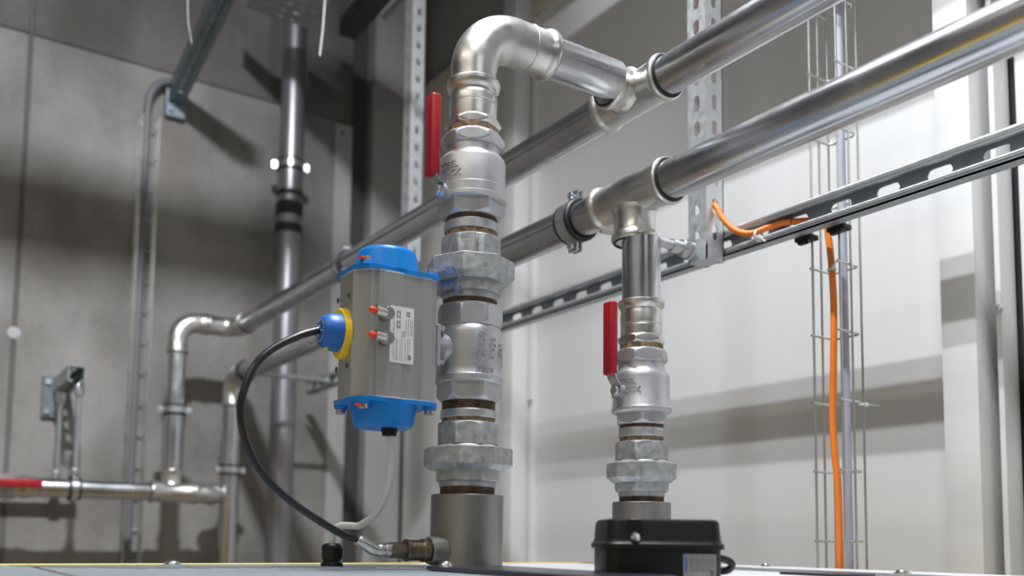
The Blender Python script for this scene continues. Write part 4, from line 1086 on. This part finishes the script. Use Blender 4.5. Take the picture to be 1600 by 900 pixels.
# unseen batten carrying the key tubes; cross blades added to cut its light lengthwise
t = thing('unseen_batten', 'ceiling batten hanging unseen above the main riser, with added louvre blades', 'ceiling lamp', (KEY['x'], 0.6, KEY['z']))
obj('housing', nbox(KEY['x'] - 0.06, KEY['x'] + 0.06, KEY['y0'] - 0.03, KEY['y1'] + 0.03, KEY['z'] + 0.006, KEY['z'] + 0.05, 0.003, 1), 'trim', t)
yb = KEY['y0'] - 0.03; first = None
while yb <= KEY['y1'] + 0.031:
    if first is None: first = obj('added_louvre_blade', nbox(KEY['x'] - 0.058, KEY['x'] + 0.058, yb, yb + 0.0015, KEY['z'] - 0.062, KEY['z'] + 0.005), 'post', t); y_first = yb
    else:
        c = first.copy(); C.objects.link(c); c.parent = t; c.location = (0, yb - y_first, 0)
    yb += 0.0705
for x0 in (-0.4, 0.4):
    bm = bmesh.new(); rod(bm, (KEY['x'], 0.6 + x0, KEY['z'] + 0.05), (KEY['x'], 0.6 + x0, ZC), 0.004, 8); obj('hanger_rod', bm, 'zinc', t)
# thin conduit hung under the ceiling, its end just entering the picture; it throws the dark band on the white wall
t = thing('overhead_conduit', 'dark conduit end overhead between cable tray and cable duct', 'conduit', (0.967, 2.15, 1.31))
bm = bmesh.new(); tube(bm, (0.967, -2.2, 1.31), (0.967, 1.98, 1.31), 0.0125, 0.0105, 24); obj('tube', bm, 'conduit', t)
for yy2 in (-0.8, 0.5, 1.7):
    bm = bmesh.new(); rod(bm, (0.967, yy2, 1.3215), (0.967, yy2, 1.6715), 0.003, 8); obj('hanger_rod', bm, 'zinc', t)

# added trunking, out of view, blocking the end-wall lamp to shade the concrete wall
t = thing('added_shade_trunking', 'added trunking out of view overhead, shading the concrete wall', 'cable trunking', (-0.8, 1.25, 1.732))
obj('trunk', nbox(-1.9, 0.505, 1.235, 1.265, 1.732, 1.822, 0.002, 1), 'galv_dull', t)
obj('lid', nbox(-1.9, 0.507, 1.233, 1.267, 1.822, 1.829, 0.001, 1), 'galv_dull', t)
for x0 in (-1.6, 0.2):
    bm = bmesh.new(); rod(bm, (x0, 1.25, 1.829), (x0, 1.25, ZC), 0.004, 8); obj('hanger_rod', bm, 'zinc', t)
# loose thin wires hanging down
bm = cable([(0.812, 1.98, ZC), (0.815, 1.98, 1.8), (0.815, 2.0, 1.32), (0.806, 2.0, 1.162)], 0.0017, 8)
tag(rebase(obj('hanging_wire', bm, 'cable_w'), (0.8, 1.98, ZC)), 'thin pale wire dangling below the overhead tray', 'wire')
bm = cable([(0.478, 2.0, ZC), (0.486, 2.0, 1.6), (0.490, 2.0, 1.2), (0.503, 2.0, 1.095)], 0.0006, 8)
tag(rebase(obj('hanging_wire', bm, 'cable_w'), (0.478, 2.0, ZC)), 'hair-thin wire dangling left of the sloping strut', 'wire')

# wall bracket carrying the low pipe
t = thing('wall_bracket', 'short strut bracket sticking out of the concrete wall at left', 'bracket', (0.411, 2.985, 0.44))
bm = strut(0.272, wd=0.043, d=0.045, pitch=0.05, back=True)
place(bm, basis((1, 0, 0), (0, 0, 1), (0, -1, 0), (0.411, 2.984, 0.4445))); obj('channel', bm, 'galv_mid', t, ang=25)
obj('base_plate', nbox(0.360, 0.420, 2.984, 2.9992, 0.348, 0.472, 0.002, 1), 'galv_foot', t)
bm = bmesh.new(); lathe(bm, hexrows(0, 0.010, 0.010, 6, False, True), frame((0.374, 2.984, 0.455), (0, -1, 0)), 24); obj('anchor_bolt', bm, 'zinc', t)
bm = bmesh.new(); lathe(bm, hexrows(0, 0.010, 0.010, 6, False, True), frame((0.374, 2.984, 0.366), (0, -1, 0)), 24); obj('anchor_bolt', bm, 'zinc', t)
def trod(label, x, y, z0, z1):
    t = thing('threaded_rod', label, 'threaded rod', (x, y, z0))
    bm = bmesh.new(); rod(bm, (x, y, z0), (x, y, z1), 0.0075, 16); obj('rod', bm, 'zinc', t)
    bm = bmesh.new(); lathe(bm, hexrows(z1 - 0.034, z1, 0.0135, 6), Matrix.Translation((x, y, 0)), 24); obj('top_nut', bm, 'zinc', t)
    bm = bmesh.new(); lathe(bm, hexrows(z0, z0 + 0.022, 0.0120, 6), Matrix.Translation((x, y, 0)), 24); obj('bottom_nut', bm, 'zinc', t)
trod('front threaded rod hanging from the wall bracket to the low pipe', 0.425, YA, ZH + 0.0340, 0.4215)
trod('rear threaded rod hanging from the wall bracket behind the low pipe', 0.401, 2.915, 0.165, 0.4215)
bm = bmesh.new(); tube(bm, (-0.2, 2.915, 0.140), (0.46, 2.915, 0.140), 0.017, 0.015, 32)
tag(rebase(obj('steel_pipe', bm, 'pipe'), (0.46, 2.915, 0.14)), 'thin pipe running directly behind the low horizontal pipe', 'pipe')
clamp('pipe_clamp', 'small clamp under the rear threaded rod', (0.401, 2.915, 0.140), (1, 0, 0), (0, 1, 0), r=0.017, wd=0.022, ears=False)

# ---------------------------------------------------------------- lift everything from eye level to the floor datum
for o in list(S.objects):
    if o.parent is None: o.location.z += H
